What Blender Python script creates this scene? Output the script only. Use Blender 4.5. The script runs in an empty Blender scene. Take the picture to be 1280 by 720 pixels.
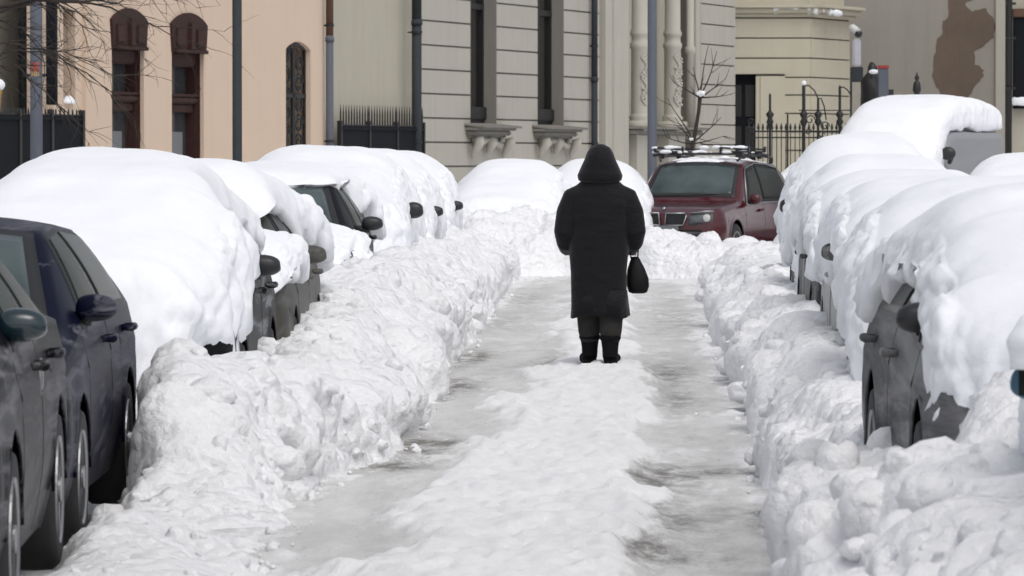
import bpy, bmesh, math, random
import numpy as np
from mathutils import Vector, Matrix
random.seed(7); rng = np.random.RandomState(11)
R = math.radians
scn = bpy.context.scene
COL = scn.collection

# ------------------------------------------------------------------ camera, sky, sun, exposure
FPX, VX, VY, CH = 6000.0, 790.0, 195.0, 1.63
cd = bpy.data.cameras.new('camera'); cam = bpy.data.objects.new('camera', cd); COL.objects.link(cam)
cam.location = (0, 0, CH)
cam.rotation_euler = (R(90) - math.atan((360 - VY) / FPX), 0, math.atan((VX - 640) / FPX))
cd.sensor_width = 36; cd.lens = FPX / 1280 * 36
cd.clip_start = 0.5; cd.clip_end = 3000
cd.dof.use_dof = True; cd.dof.focus_distance = 36.0; cd.dof.aperture_fstop = 13.0
scn.camera = cam

w = bpy.data.worlds.new('World'); scn.world = w; w.use_nodes = True
wn = w.node_tree.nodes; wl = w.node_tree.links
bg = wn['Background']
sky = wn.new('ShaderNodeTexSky'); sky.sky_type = 'NISHITA'; sky.sun_disc = False
SUN_EL, SUN_AZ = R(58), R(152)      # azimuth from +Y clockwise: behind the camera, to the right
sky.sun_elevation = SUN_EL; sky.sun_rotation = SUN_AZ
sky.air_density = 1.0; sky.dust_density = 4.0; sky.ozone_density = 1.0
hs = wn.new('ShaderNodeHueSaturation'); hs.inputs['Saturation'].default_value = 0.34
wl.new(sky.outputs[0], hs.inputs['Color']); wl.new(hs.outputs[0], bg.inputs['Color'])
bg.inputs['Strength'].default_value = 0.15
sl = bpy.data.lights.new('sun', 'SUN'); sl.energy = 0.6; sl.angle = R(45); sl.color = (1.0, 0.97, 0.93)
sun = bpy.data.objects.new('sun', sl); COL.objects.link(sun)
sd = Vector((math.sin(SUN_AZ) * math.cos(SUN_EL), math.cos(SUN_AZ) * math.cos(SUN_EL), math.sin(SUN_EL)))
sun.rotation_euler = sd.to_track_quat('Z', 'Y').to_euler()
scn.view_settings.view_transform = 'Standard'; scn.view_settings.look = 'None'
scn.view_settings.exposure = -0.02; scn.view_settings.gamma = 1.0
scn.render.engine = 'CYCLES'

# ------------------------------------------------------------------ helpers
def s2l(c):
    return tuple(((v / 255) / 12.92 if v / 255 <= 0.04045 else ((v / 255 + 0.055) / 1.055) ** 2.4) for v in c)

def P(px, y, py):
    """world point that sits at pixel (px, py) at depth y"""
    return Vector(((px - VX) / FPX * y, y, CH - (py - VY) / FPX * y))

def vnoise(p, seed=0):
    """value noise, p (N,3) -> [-1,1]"""
    p = np.asarray(p, float); i = np.floor(p).astype(np.int64); f = p - i
    f = f * f * f * (f * (f * 6 - 15) + 10)
    out = np.zeros(len(p))
    for dx in (0, 1):
        for dy in (0, 1):
            for dz in (0, 1):
                h = (i[:, 0] + dx) * 374761393 + (i[:, 1] + dy) * 668265263 + (i[:, 2] + dz) * 2147483647 + seed * 1274126177
                h = (h ^ (h >> 13)) * 1274126177; h = h ^ (h >> 16)
                v = (h & 0xffff) / 32767.5 - 1
                wgt = (f[:, 0] if dx else 1 - f[:, 0]) * (f[:, 1] if dy else 1 - f[:, 1]) * (f[:, 2] if dz else 1 - f[:, 2])
                out += v * wgt
    return out

def fbm(p, octv=4, seed=0, gain=0.5):
    a, s, out = 1.0, 1.0, 0
    for k in range(octv):
        out = out + a * vnoise(np.asarray(p) * s + 17.3 * k, seed + k); a *= gain; s *= 2.03
    return out

def worley(p, seed=0):
    p = np.asarray(p, float); i = np.floor(p).astype(np.int64); best = np.full(len(p), 9.0)
    for dx in (-1, 0, 1):
        for dy in (-1, 0, 1):
            for dz in (-1, 0, 1):
                c = i + np.array([dx, dy, dz])
                h = c[:, 0] * 73856093 ^ c[:, 1] * 19349663 ^ c[:, 2] * 83492791 ^ (seed * 7919 + 13)
                h = (h ^ (h >> 13)) * 1274126177; h = h ^ (h >> 15)
                q = np.stack([c[:, 0] + (h & 1023) / 1023., c[:, 1] + ((h >> 10) & 1023) / 1023., c[:, 2] + ((h >> 20) & 1023) / 1023.], 1)
                d = np.sqrt(((p - q) ** 2).sum(1)); best = np.minimum(best, d)
    return best

def lumps(p, seed=0):
    """rounded clods with creases between, 0..1"""
    pw = np.asarray(p) + 0.35 * np.stack([vnoise(np.asarray(p) * 1.7, seed + 31), vnoise(np.asarray(p) * 1.7, seed + 32), vnoise(np.asarray(p) * 1.7, seed + 33)], 1)
    d = worley(pw, seed)
    return np.clip(1 - (d / 0.95) ** 2, 0, 1) ** 0.8

def link(o): COL.objects.link(o); return o

def mesh_obj(name, verts, faces, mat, parent=None, smooth=True):
    me = bpy.data.meshes.new(name)
    me.from_pydata([tuple(v) for v in verts], [], [tuple(f) for f in faces]); me.validate(); me.update()
    if mat: me.materials.append(mat)
    if smooth: me.polygons.foreach_set('use_smooth', [True] * len(me.polygons))
    o = bpy.data.objects.new(name, me); link(o)
    if parent: o.parent = parent
    return o

def bm_obj(name, bm, mat, parent=None, smooth=False):
    bmesh.ops.recalc_face_normals(bm, faces=bm.faces)
    me = bpy.data.meshes.new(name); bm.to_mesh(me); bm.free()
    if mat: me.materials.append(mat)
    if smooth: me.polygons.foreach_set('use_smooth', [True] * len(me.polygons))
    o = bpy.data.objects.new(name, me); link(o)
    if parent: o.parent = parent
    return o

def empty(name, loc, rz=0):
    o = bpy.data.objects.new(name, None); o.empty_display_size = 0.2; link(o)
    o.location = loc; o.rotation_euler = (0, 0, rz); return o

def tag(o, label, cat, group=None):
    o['label'] = label; o['category'] = cat
    if group: o['group'] = group
    return o

def structure(o): o['kind'] = 'structure'; return o

def grid_faces(nu, nv, wrap=False):
    f = []
    for i in range(nu - 1):
        for j in range(nv - 1 + (1 if wrap else 0)):
            j2 = (j + 1) % nv
            f.append((i * nv + j, i * nv + j2, (i + 1) * nv + j2, (i + 1) * nv + j))
    return f

def box(bm, c, s, rot=None, bev=0):
    m = Matrix.Translation(Vector(c))
    if rot is not None: m = m @ rot
    r = bmesh.ops.create_cube(bm, size=1, matrix=m @ Matrix.Diagonal((s[0], s[1], s[2], 1)))
    if bev:
        es = list({e for v in r['verts'] for e in v.link_edges})
        bmesh.ops.bevel(bm, geom=es, offset=bev, segments=2, affect='EDGES')

def tube(bm, pts, rad, n=8, cap=True, flat=1.0):
    pts = [Vector(p) for p in pts]
    if not hasattr(rad, '__len__'): rad = [rad] * len(pts)
    rings = []; a = None
    for i, p in enumerate(pts):
        t = (pts[min(i + 1, len(pts) - 1)] - pts[max(i - 1, 0)]).normalized()
        if a is None:
            a = t.cross(Vector((0, 0, 1)))
            if a.length < 0.25: a = Vector((1, 0, 0))
        a = a - t * a.dot(t)
        if a.length < 1e-4: a = t.orthogonal()
        a.normalize(); b = t.cross(a).normalized()
        rings.append([bm.verts.new(p + (a * math.cos(k * 2 * math.pi / n) + b * math.sin(k * 2 * math.pi / n) * flat) * rad[i]) for k in range(n)])
    for r0, r1 in zip(rings, rings[1:]):
        for k in range(n): bm.faces.new((r0[k], r0[(k + 1) % n], r1[(k + 1) % n], r1[k]))
    if cap:
        bm.faces.new(rings[0][::-1]); bm.faces.new(rings[-1])

def lathe(bm, prof, axis='z', c=(0, 0, 0), n=24):
    """prof list of (r, h)"""
    rings = []
    for r_, h in prof:
        ring = []
        for k in range(n):
            a = 2 * math.pi * k / n
            if axis == 'z': v = (c[0] + r_ * math.cos(a), c[1] + r_ * math.sin(a), c[2] + h)
            else: v = (c[0] + h, c[1] + r_ * math.cos(a), c[2] + r_ * math.sin(a))
            ring.append(bm.verts.new(v))
        rings.append(ring)
    for r0, r1 in zip(rings, rings[1:]):
        for k in range(n): bm.faces.new((r0[k], r0[(k + 1) % n], r1[(k + 1) % n], r1[k]))
    bm.faces.new(rings[0][::-1]); bm.faces.new(rings[-1])

# ------------------------------------------------------------------ materials
def mat_new(name):
    m = bpy.data.materials.new(name); m.use_nodes = True
    return m, m.node_tree.nodes, m.node_tree.links, m.node_tree.nodes['Principled BSDF']

def nnoise(n, l, scale, vec=None, detail=5, rough=0.6, dist=0):
    t = n.new('ShaderNodeTexNoise'); t.inputs['Scale'].default_value = scale
    t.inputs['Detail'].default_value = detail; t.inputs['Roughness'].default_value = rough
    t.inputs['Distortion'].default_value = dist
    if vec is not None: l.new(vec, t.inputs['Vector'])
    return t.outputs['Fac']

def nramp(n, l, fac, stops):
    r = n.new('ShaderNodeValToRGB'); e = r.color_ramp.elements
    while len(e) < len(stops): e.new(0.5)
    for k, (p, c) in enumerate(stops):
        e[k].position = p; e[k].color = (c, c, c, 1) if not hasattr(c, '__len__') else (*c, 1)
    l.new(fac, r.inputs['Fac']); return r.outputs['Color']

def nmix(n, l, fac, a, b):
    m = n.new('ShaderNodeMix'); m.data_type = 'RGBA'
    for s_, v in ((m.inputs[0], fac), (m.inputs[6], a), (m.inputs[7], b)):
        if isinstance(v, (int, float)): s_.default_value = v
        elif isinstance(v, tuple): s_.default_value = (*v, 1)
        else: l.new(v, s_)
    return m.outputs[2]

def ncoord(n, l, scale=(1, 1, 1), kind='Object', rot=(0, 0, 0)):
    tc = n.new('ShaderNodeTexCoord'); mp = n.new('ShaderNodeMapping')
    mp.inputs['Scale'].default_value = scale; mp.inputs['Rotation'].default_value = rot
    l.new(tc.outputs[kind], mp.inputs['Vector']); return mp.outputs['Vector']

def nbump(n, l, bsdf, h, strength=0.3, dist=0.02):
    b = n.new('ShaderNodeBump'); b.inputs['Strength'].default_value = strength; b.inputs['Distance'].default_value = dist
    l.new(h, b.inputs['Height']); l.new(b.outputs['Normal'], bsdf.inputs['Normal'])

def snow_mat(name, c0=(0.80, 0.82, 0.86), c1=(0.88, 0.89, 0.91), bump=0.35, dirt=0.0, grain=45):
    m, n, l, b = mat_new(name)
    v = ncoord(n, l)
    f = nnoise(n, l, 1.6, v, 4)
    c = nmix(n, l, f, c0, c1)
    if dirt:
        d = nramp(n, l, nnoise(n, l, 3.5, v, 7, 0.72), [(0.5, 0), (0.72, 1)])
        dm = n.new('ShaderNodeMath'); dm.operation = 'MULTIPLY'; dm.inputs[1].default_value = dirt
        l.new(d, dm.inputs[0]); c = nmix(n, l, dm.outputs[0], c, (0.42, 0.40, 0.37))
        c = nmix(n, l, nramp(n, l, nnoise(n, l, 34, v, 3, .6), [(.70, 0), (.76, .4)]), c, (0.25, 0.22, 0.19))
    l.new(c, b.inputs['Base Color']); b.inputs['Roughness'].default_value = 0.75
    b.inputs['Specular IOR Level'].default_value = 0.25
    a = nnoise(n, l, grain, v, 6, 0.7); q = nnoise(n, l, grain * 0.2, v, 5, 0.6)
    ad = n.new('ShaderNodeMath'); ad.operation = 'MULTIPLY_ADD'; ad.inputs[1].default_value = 2.2
    l.new(q, ad.inputs[0]); l.new(a, ad.inputs[2])
    if dirt:
        vo = n.new('ShaderNodeTexVoronoi'); vo.feature = 'SMOOTH_F1'; vo.inputs['Scale'].default_value = 17; vo.inputs['Smoothness'].default_value = .35
        wv = nmix(n, l, .12, v, n.new('ShaderNodeTexNoise').outputs['Color']); l.new(wv, vo.inputs['Vector'])
        a2 = n.new('ShaderNodeMath'); a2.operation = 'MULTIPLY_ADD'; a2.inputs[1].default_value = -1.6
        l.new(vo.outputs['Distance'], a2.inputs[0]); l.new(ad.outputs[0], a2.inputs[2]); ad = a2
    nbump(n, l, b, ad.outputs[0], bump, 0.02)
    return m

M = {}
M['snow_smooth'] = snow_mat('snow_smooth', (0.83, 0.845, 0.88), (0.88, 0.89, 0.92), bump=0.22, grain=38)
M['snow_rough'] = snow_mat('snow_rough', (0.82, 0.83, 0.85), (0.90, 0.90, 0.91), bump=0.8, dirt=0.10, grain=40)
M['snow_fine'] = snow_mat('snow_fine', bump=0.3, grain=60)

# packed road: ice, slush and snow mixed by an attribute
m, n, l, b = mat_new('road_ice'); M['road'] = m
v = ncoord(n, l); at = n.new('ShaderNodeAttribute'); at.attribute_name = 'snow'
vs = ncoord(n, l, (1.5, 0.35, 1))
ice = nmix(n, l, nramp(n, l, nnoise(n, l, 2.3, vs, 7, 0.65), [(0.3, 0), (0.7, 1)]), (0.56, 0.555, 0.54), (0.75, 0.75, 0.74))
ad2 = n.new('ShaderNodeAttribute'); ad2.attribute_name = 'dirt'
dn = nramp(n, l, nnoise(n, l, 5.5, ncoord(n, l, (1, 0.35, 1)), 9, 0.78), [(0.38, 0), (0.62, 1)])
dm = n.new('ShaderNodeMath'); dm.operation = 'MULTIPLY'; l.new(dn, dm.inputs[0]); l.new(ad2.outputs['Fac'], dm.inputs[1])
ice = nmix(n, l, dm.outputs[0], ice, (0.20, 0.19, 0.175))
gr = nramp(n, l, nnoise(n, l, 42, ncoord(n, l, (1, .5, 1)), 3, .6), [(.64, 0), (.70, .55)])
ice = nmix(n, l, gr, ice, (0.14, 0.12, 0.10))
sadd = n.new('ShaderNodeMath'); sadd.operation = 'ADD'
sn = nnoise(n, l, 9, ncoord(n, l, (1, 0.3, 1)), 8, 0.75); sn2 = n.new('ShaderNodeMath'); sn2.operation = 'MULTIPLY_ADD'; sn2.inputs[1].default_value = 1.8; sn2.inputs[2].default_value = -0.9
l.new(sn, sn2.inputs[0]); l.new(sn2.outputs[0], sadd.inputs[0]); l.new(at.outputs['Fac'], sadd.inputs[1])
sm = nramp(n, l, sadd.outputs[0], [(0.3, 0), (0.7, 1)])
col = nmix(n, l, sm, ice, nmix(n, l, nnoise(n, l, 12, v, 6, 0.7), (0.70, 0.70, 0.70), (0.90, 0.90, 0.91)))
l.new(col, b.inputs['Base Color'])
rr = n.new('ShaderNodeMapRange'); rr.inputs['To Min'].default_value = 0.55; rr.inputs['To Max'].default_value = 0.8
l.new(sm, rr.inputs['Value']); l.new(rr.outputs[0], b.inputs['Roughness'])
hh = n.new('ShaderNodeMath'); hh.operation = 'MULTIPLY_ADD'; hh.inputs[1].default_value = 1.6
l.new(nnoise(n, l, 9, ncoord(n, l, (1, 0.35, 1)), 8, 0.7), hh.inputs[0]); l.new(nnoise(n, l, 60, v, 5, 0.7), hh.inputs[2])
nbump(n, l, b, hh.outputs[0], 0.5, 0.02)
b.inputs['Specular IOR Level'].default_value = .3

def plain(name, c, rough=0.6, metal=0.0, spec=0.5, var=0.0, scale=6, bump=0.0, coat=0.0, stretch=(1, 1, 1)):
    m, n, l, b = mat_new(name)
    if var:
        v = ncoord(n, l, stretch); f = nnoise(n, l, scale, v, 7, 0.7)
        lo = tuple(x * (1 - var) for x in c); hi = tuple(min(1, x * (1 + var)) for x in c)
        l.new(nmix(n, l, f, lo, hi), b.inputs['Base Color'])
        if bump: nbump(n, l, b, f, bump, 0.02)
    else: b.inputs['Base Color'].default_value = (*c, 1)
    b.inputs['Roughness'].default_value = rough; b.inputs['Metallic'].default_value = metal
    b.inputs['Specular IOR Level'].default_value = spec
    if coat: b.inputs['Coat Weight'].default_value = coat; b.inputs['Coat Roughness'].default_value = 0.08
    return m

def stained(name, c, var=0.14, dark=None, streak=0.4, bump=0.15):
    """plaster: mottled, with vertical rain streaks"""
    m, n, l, b = mat_new(name)
    v = ncoord(n, l); f = nnoise(n, l, 0.9, v, 8, 0.65)
    lo = tuple(x * (1 - var) for x in c); hi = tuple(min(1, x * (1 + var)) for x in c)
    cc = nmix(n, l, f, lo, hi)
    vs = ncoord(n, l, (2.2, 2.2, 0.16)); st = nramp(n, l, nnoise(n, l, 1.6, vs, 7, 0.7), [(0.5, 0), (0.78, 1)])
    sm_ = n.new('ShaderNodeMath'); sm_.operation = 'MULTIPLY'; sm_.inputs[1].default_value = streak; l.new(st, sm_.inputs[0])
    cc = nmix(n, l, sm_.outputs[0], cc, dark or tuple(x * 0.6 for x in c))
    l.new(cc, b.inputs['Base Color']); b.inputs['Roughness'].default_value = 0.9; b.inputs['Specular IOR Level'].default_value = 0.2
    nbump(n, l, b, nnoise(n, l, 18, v, 6, 0.7), bump, 0.01)
    return m

def car_paint(name, c, salt=0.5, saltc=(0.42, 0.42, 0.43), rough=0.42, lo=0.42, hi=0.66, stretch=(1.2, .16, 1.5), spec=.25, coat=0.0, dist=.9):
    """car paint with dried salt and snow smears running down the panels"""
    m, n, l, b = mat_new(name)
    vs = ncoord(n, l, stretch); f = nramp(n, l, nnoise(n, l, 2.2, vs, 8, 0.68, dist), [(lo, 0), (hi, 1)])
    mm = n.new('ShaderNodeMath'); mm.operation = 'MULTIPLY'; mm.inputs[1].default_value = salt; l.new(f, mm.inputs[0])
    l.new(nmix(n, l, mm.outputs[0], c, saltc), b.inputs['Base Color'])
    rr = n.new('ShaderNodeMapRange'); rr.inputs['To Min'].default_value = rough; rr.inputs['To Max'].default_value = 0.75
    l.new(mm.outputs[0], rr.inputs['Value']); l.new(rr.outputs[0], b.inputs['Roughness'])
    b.inputs['Specular IOR Level'].default_value = spec; b.inputs['Coat Weight'].default_value = coat; b.inputs['Coat Roughness'].default_value = 0.12
    return m

M['black'] = plain('black_plastic', (0.018, 0.018, 0.02), 0.45)
M['liner'] = plain('wheel_well', (0.008, 0.008, 0.008), 0.95, spec=0.1)
M['rubber'] = plain('rubber', (0.02, 0.02, 0.021), 0.8, var=0.4, scale=30)
M['rim'] = plain('rim', (0.30, 0.30, 0.31), 0.4, 0.7, var=0.3, scale=14)
M['trim'] = plain('window_trim', (0.012, 0.012, 0.013), 0.5)
M['chrome'] = plain('chrome', (0.32, 0.32, 0.33), 0.3, 1.0)
M['glass_dark'] = plain('glass_dark', (0.020, 0.024, 0.020), 0.25, spec=0.03, var=.5, scale=2.5)
m, n, l, b = mat_new('windscreen_glass'); M['glass'] = m
g = nnoise(n, l, 1.3, ncoord(n, l), 3, 0.5)
l.new(nmix(n, l, nramp(n, l, g, [(0.35, 0), (0.65, 1)]), (0.022, 0.035, 0.036), (0.075, 0.10, 0.10)), b.inputs['Base Color'])
b.inputs['Roughness'].default_value = 0.12; b.inputs['Specular IOR Level'].default_value = .6
M['lamp_lens'] = plain('lamp_lens', (0.55, 0.55, 0.53), 0.15, spec=0.9, var=0.35, scale=9)
M['lamp_dark'] = plain('lamp_dark', (0.10, 0.11, 0.11), 0.15, spec=0.9)
M['navy'] = car_paint('navy_paint', (0.005, 0.006, 0.018), 0.8, (0.17, 0.17, 0.20), .35, lo=.52, hi=.64, spec=.045, stretch=(1.6, .3, 2.0))
M['darkgrey'] = car_paint('dark_grey_paint', (0.008, 0.008, 0.011), 0.8, (0.20, 0.20, 0.21), .35, lo=.49, hi=.62, spec=.045, stretch=(1.6, .3, 2.0))
M['black_paint'] = car_paint('black_paint', (0.006, 0.006, 0.007), 0.6, (0.45, 0.46, 0.48), lo=0.54, hi=0.62, spec=.1)
M['silver'] = car_paint('silver_paint', (0.36, 0.36, 0.35), 0.8, (0.08, 0.08, 0.08), lo=0.5, hi=0.66, stretch=(1, .5, .5))
M['silver2'] = car_paint('streaked_silver_paint', (0.17, 0.17, 0.175), 0.85, (0.035, 0.035, 0.04), lo=0.40, hi=0.62, stretch=(1, .13, 1.6), dist=.5, spec=.1)
M['olive'] = car_paint('olive_grey_paint', (0.055, 0.051, 0.042), 0.4, (0.3, 0.3, 0.29))
M['charcoal'] = car_paint('charcoal_paint', (0.018, 0.018, 0.02), 0.6, (0.5, 0.5, 0.5), lo=0.52, hi=0.62, spec=.12, stretch=(1, .9, .5), dist=.2)
M['blue'] = car_paint('blue_paint', (0.02, 0.09, 0.16), 0.2)
M['white_paint'] = car_paint('white_paint', (0.6, 0.6, 0.6), 0.2)
M['brown'] = car_paint('brown_paint', (0.16, 0.085, 0.07), 0.5, (0.6, 0.6, 0.6))
M['red'] = car_paint('dark_red_paint', (0.058, 0.004, 0.008), 0.18, (0.15, 0.09, 0.09), 0.18, lo=0.45, hi=0.75, spec=.4, coat=.4)
M['van_grey'] = car_paint('van_silver_paint', (0.25, 0.255, 0.27), 0.3, (0.33, 0.33, 0.34), 0.35)
M['teal'] = plain('dark_teal_plastic', (0.006, 0.02, 0.026), 0.15, spec=0.8)

# ------------------------------------------------------------------ road, banks, ground
gsz = 1200
g_ = mesh_obj('ground', [(-gsz, -gsz, -0.16), (gsz, -gsz, -0.16), (gsz, gsz, -0.16), (-gsz, gsz, -0.16)], [(0, 1, 2, 3)], M['snow_rough'])
structure(g_)

def yrows(y0, y1, k):
    ys = [y0]
    while ys[-1] < y1: ys.append(ys[-1] + k * ys[-1])
    return np.array(ys)

def sstep(a, b_, x):
    t = np.clip((x - a) / (b_ - a), 0, 1); return t * t * (3 - 2 * t)

def heightfield(name, xs, ys, fn, mat, attrs=None):
    X, Y = np.meshgrid(xs, ys); Xf, Yf = X.ravel(), Y.ravel()
    Pn, at_ = fn(Xf, Yf)
    o = mesh_obj(name, Pn.tolist(), grid_faces(len(ys), len(xs)), mat)
    for k, v_ in (at_ or {}).items():
        a = o.data.attributes.new(k, 'FLOAT', 'POINT'); a.data.foreach_set('value', v_.astype(np.float32))
    return o

def road_fn(X, Y):
    q = np.stack([X, Y, 0 * X], 1)
    wob = 0.10 * vnoise(q * [0, 0.55, 0], 3) + 0.05 * vnoise(q * [0, 2.3, 0], 4)
    l_e = np.interp(Y, [8, 18.6, 21.5, 27, 32, 36, 37.5, 66], [-1.0, -0.98, -0.98, -0.82, -0.72, -0.62, -0.50, -0.55]) + wob
    r_e = np.interp(Y, [8, 19, 20.5, 26, 32, 36, 37.5, 66], [-0.02, -0.04, 0.05, 0.04, 0.12, 0.10, -0.06, -0.1]) + 0.05 * vnoise(q * [0, 1.4, 0], 8)
    pn = fbm(q * [4, 0.7, 1], 4, 15)
    strip = sstep(-0.26, 0.12, X - l_e + .16 * pn) * sstep(-0.12, 0.07, r_e - X + .07 * pn)
    gap = 1 - 0.55 * np.exp(-((Y - 38.6) / 1.1) ** 2)
    strip = strip * gap
    far = np.interp(Y, [8, 37, 40, 70], [1, 1, 0.75, 0.7])
    edge = np.maximum(sstep(-1.28, -1.5, X), sstep(0.46, 0.66, X)) * (0.5 + 0.3 * vnoise(q * 3.0, 60))
    thin = 0.45 * sstep(0.0, 0.7, fbm(q * [1.6, 0.8, 1], 4, 41)) * sstep(17.5, 15, Y)
    snow = np.clip(strip * far * 0.97 + edge * 0.75 + thin + 0.34 * fbm(q * [2.6, 0.5, 1], 5, 5, .6) + 0.13, 0, 1)
    snow = np.where(Y > 60, np.clip(snow + 0.35 * sstep(60, 64, Y), 0, 1), snow)
    dirt = np.zeros(len(X))
    for (px, py, rx, ry, a) in ((528, 556, 0.22, 0.8, 1.9), (478, 582, 0.25, 0.5, 1.5), (584, 446, 0.2, 1.5, 1.6), (566, 482, 0.18, 1.2, 1.5), (690, 455, 0.22, 1.4, .8), (835, 465, 0.20, 2.2, 1.1), (845, 500, 0.2, 1.2, .8), (900, 588, 0.26, 0.5, .9),
                                (820, 600, 0.22, 1.2, 1.2), (830, 650, 0.22, 1.0, 1.0), (790, 690, 0.22, 0.8, 1.1), (975, 655, 0.14, 0.8, 1.1), (960, 640, 0.2, 0.4, .7), (880, 700, 0.4, 0.5, .5), (620, 400, .25, 3, .6), (850, 400, .3, 3.5, .55), (660, 372, .2, 3, .5)):
        yy = FPX * CH / (py - VY); xx = (px - VX) / FPX * yy
        dirt += a * np.exp(-((X - xx) / rx) ** 2 - ((Y - yy) / ry) ** 2)
    rut = np.exp(-((X + 1.12) / 0.2) ** 2) + np.exp(-((X - 0.30) / 0.2) ** 2)
    dirt = np.clip(dirt + 0.10 + 0.12 * rut * (0.5 + 0.5 * vnoise(q * [2, 0.5, 0], 12)), 0, 1.4)
    snow = np.clip(snow - 0.45 * np.clip(dirt - 0.35, 0, 1), 0, 1)
    h = 0.045 * strip * far + 0.014 * (.3 + snow) * fbm(q * [11, 5, 1], 4, 20) + 0.024 * strip * lumps(q * [7, 3, 1], 3) + 0.008 * fbm(q * [2, .5, 0], 3, 22) - 0.008 * rut
    h += 0.02 * strip * fbm(q * [2.5, 1.6, 1], 3, 77)
    return np.stack([X, Y, h], 1), {'snow': snow, 'dirt': dirt}
road = heightfield('road', np.arange(-2.0, 1.05, 0.022), yrows(9, 72, 0.0017), road_fn, M['road'])
structure(road)

def chunk3(q, seed):
    """displacement of shovelled snow, metres"""
    big = lumps(q * [2.3, 1.7, 2.6], seed); mid = lumps(q * [5.5, 4.2, 6.0], seed + 1); sm_ = lumps(q * [13, 10, 14], seed + 2); ti = lumps(q * [28, 22, 30], seed + 5)
    gate = sstep(-0.35, 0.35, fbm(q * 1.4, 2, seed + 3))          # some stretches crumbly, some cut smooth
    return 0.16 * (big - .6) + (0.095 * (mid - .6) + 0.055 * (sm_ - .6)) * (0.35 + 0.65 * gate) + 0.022 * (ti - .5) * (.3 + .7 * gate) + 0.10 * fbm(q * 1.15, 3, seed + 4)

def bank(name, ys, edge, prof, sgn, amp, nd, seed, dmax):
    """edge(Y): inner edge x; prof(Y,d): base height at distance d into the bank; sgn: direction of the bank in x"""
    D = np.concatenate([np.linspace(-0.12, 0.6, 160), np.linspace(0.605, dmax, 90)])
    rows = []
    E = edge(ys)
    for i, y in enumerate(ys):
        h = prof(np.full(len(D), y), D)
        L = np.concatenate([[0], np.cumsum(np.hypot(np.diff(D), np.diff(h)))]); t = np.linspace(0, L[-1], nd)
        d = np.interp(t, L, D); hh = np.interp(t, L, h)
        rows.append(np.stack([E[i] + sgn * d, np.full(nd, y), hh, d], 1))
    A = np.array(rows); Pn = A[:, :, :3]; d = A[:, :, 3]
    gu = np.gradient(Pn, axis=0); gv = np.gradient(Pn, axis=1); nn = np.cross(gu, gv); nn /= np.maximum(np.linalg.norm(nn, axis=2, keepdims=True), 1e-6)
    nn *= np.where(nn[:, :, 2:3] < 0, -1, 1); nn[:, :, 1] *= 0.9
    q = Pn.reshape(-1, 3)
    a = amp(q[:, 1], d.ravel())
    disp = chunk3(q, seed) * a
    out = q + nn.reshape(-1, 3) * disp[:, None]
    # shovel marks: vertical flutes on the cut face
    fl = np.exp(-((d.ravel() - 0.06) / 0.09) ** 2)
    out[:, 0] += -sgn * 0.018 * fl * vnoise(np.stack([0 * q[:, 0], q[:, 1] * 7, q[:, 2] * 0.6], 1), seed + 40) * np.clip(a, 0, 1)
    structure(mesh_obj(name, out.tolist(), grid_faces(len(ys), nd), M['snow_rough']))
    return out, d.ravel()

LY = [9, 14, 19, 21.3, 21.9, 22.3, 22.9, 24.5, 25.6, 26.6, 29.4, 31, 34, 36, 50, 60, 66, 72]
LH = [.04, .05, .07, .10, .20, .54, .66, .62, .44, .40, .42, .54, .62, .70, .68, .62, .54, .48]
def left_edge(Y):
    q = np.stack([0 * Y, Y, 0 * Y], 1)
    return 0.04 * vnoise(q * [0, 0.8, 0], 51) + 0.045 * vnoise(q * [0, 3.1, 0], 52) + 0.02 * vnoise(q * [0, 9, 0], 53) + np.interp(Y, [9, 17, 20, 22.3, 24.3, 25.6, 28.4, 31, 35.5, 45, 60, 66], [-1.5, -1.52, -1.55, -1.56, -1.50, -1.34, -1.28, -1.34, -1.41, -1.46, -1.55, -1.6])
def left_prof(Y, d):
    hb = np.interp(Y, LY, LH)
    wallw = np.interp(Y, [9, 21, 23.5, 30], [0.6, 0.5, 0.15, 0.09])
    wf = np.interp(Y, [21, 23, 30, 40], [.6, .78, .6, .62])
    h = hb * (wf * sstep(0, 1, d / wallw) + (1 - wf) * sstep(0.05, 0.62, d))
    c0_ = np.interp(Y, [24.2, 25.6], [.66, .80]); cs = sstep(0, 1, (d - c0_) / np.interp(Y, [24.2, 25.6], [.2, .32])); back = np.interp(Y, [9, 24, 25.3, 28, 31, 66], [-0.14, -0.14, 0.30, 0.36, 0.45, 0.45])
    return h * (1 - cs) + back * cs - 0.02 - 0.10 * (d < -0.05)
def left_amp(y, d):
    a = np.interp(y, [9, 18, 21.5, 22.6, 60, 70], [0.45, 0.5, 0.7, 1.05, 1.0, 0.9]) * sstep(-0.05, 0.08, d)
    return np.where(y < 24.3, a * (1 - 0.9 * sstep(.64, .84, d)), a)
LB = bank('snow_bank', yrows(9, 72, 0.0010), left_edge, left_prof, -1, left_amp, 150, 60, 4.8)
def right_edge(Y):
    q = np.stack([0 * Y, Y, 0 * Y], 1)
    return np.interp(Y, [9, 16, 19, 22, 26, 40, 60, 66], [0.60, 0.60, 0.62, 0.68, 0.76, 0.78, 0.88, 1.1]) + 0.06 * vnoise(q * [0, 1.1, 0], 61) + 0.035 * vnoise(q * [0, 4, 0], 62)
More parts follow.
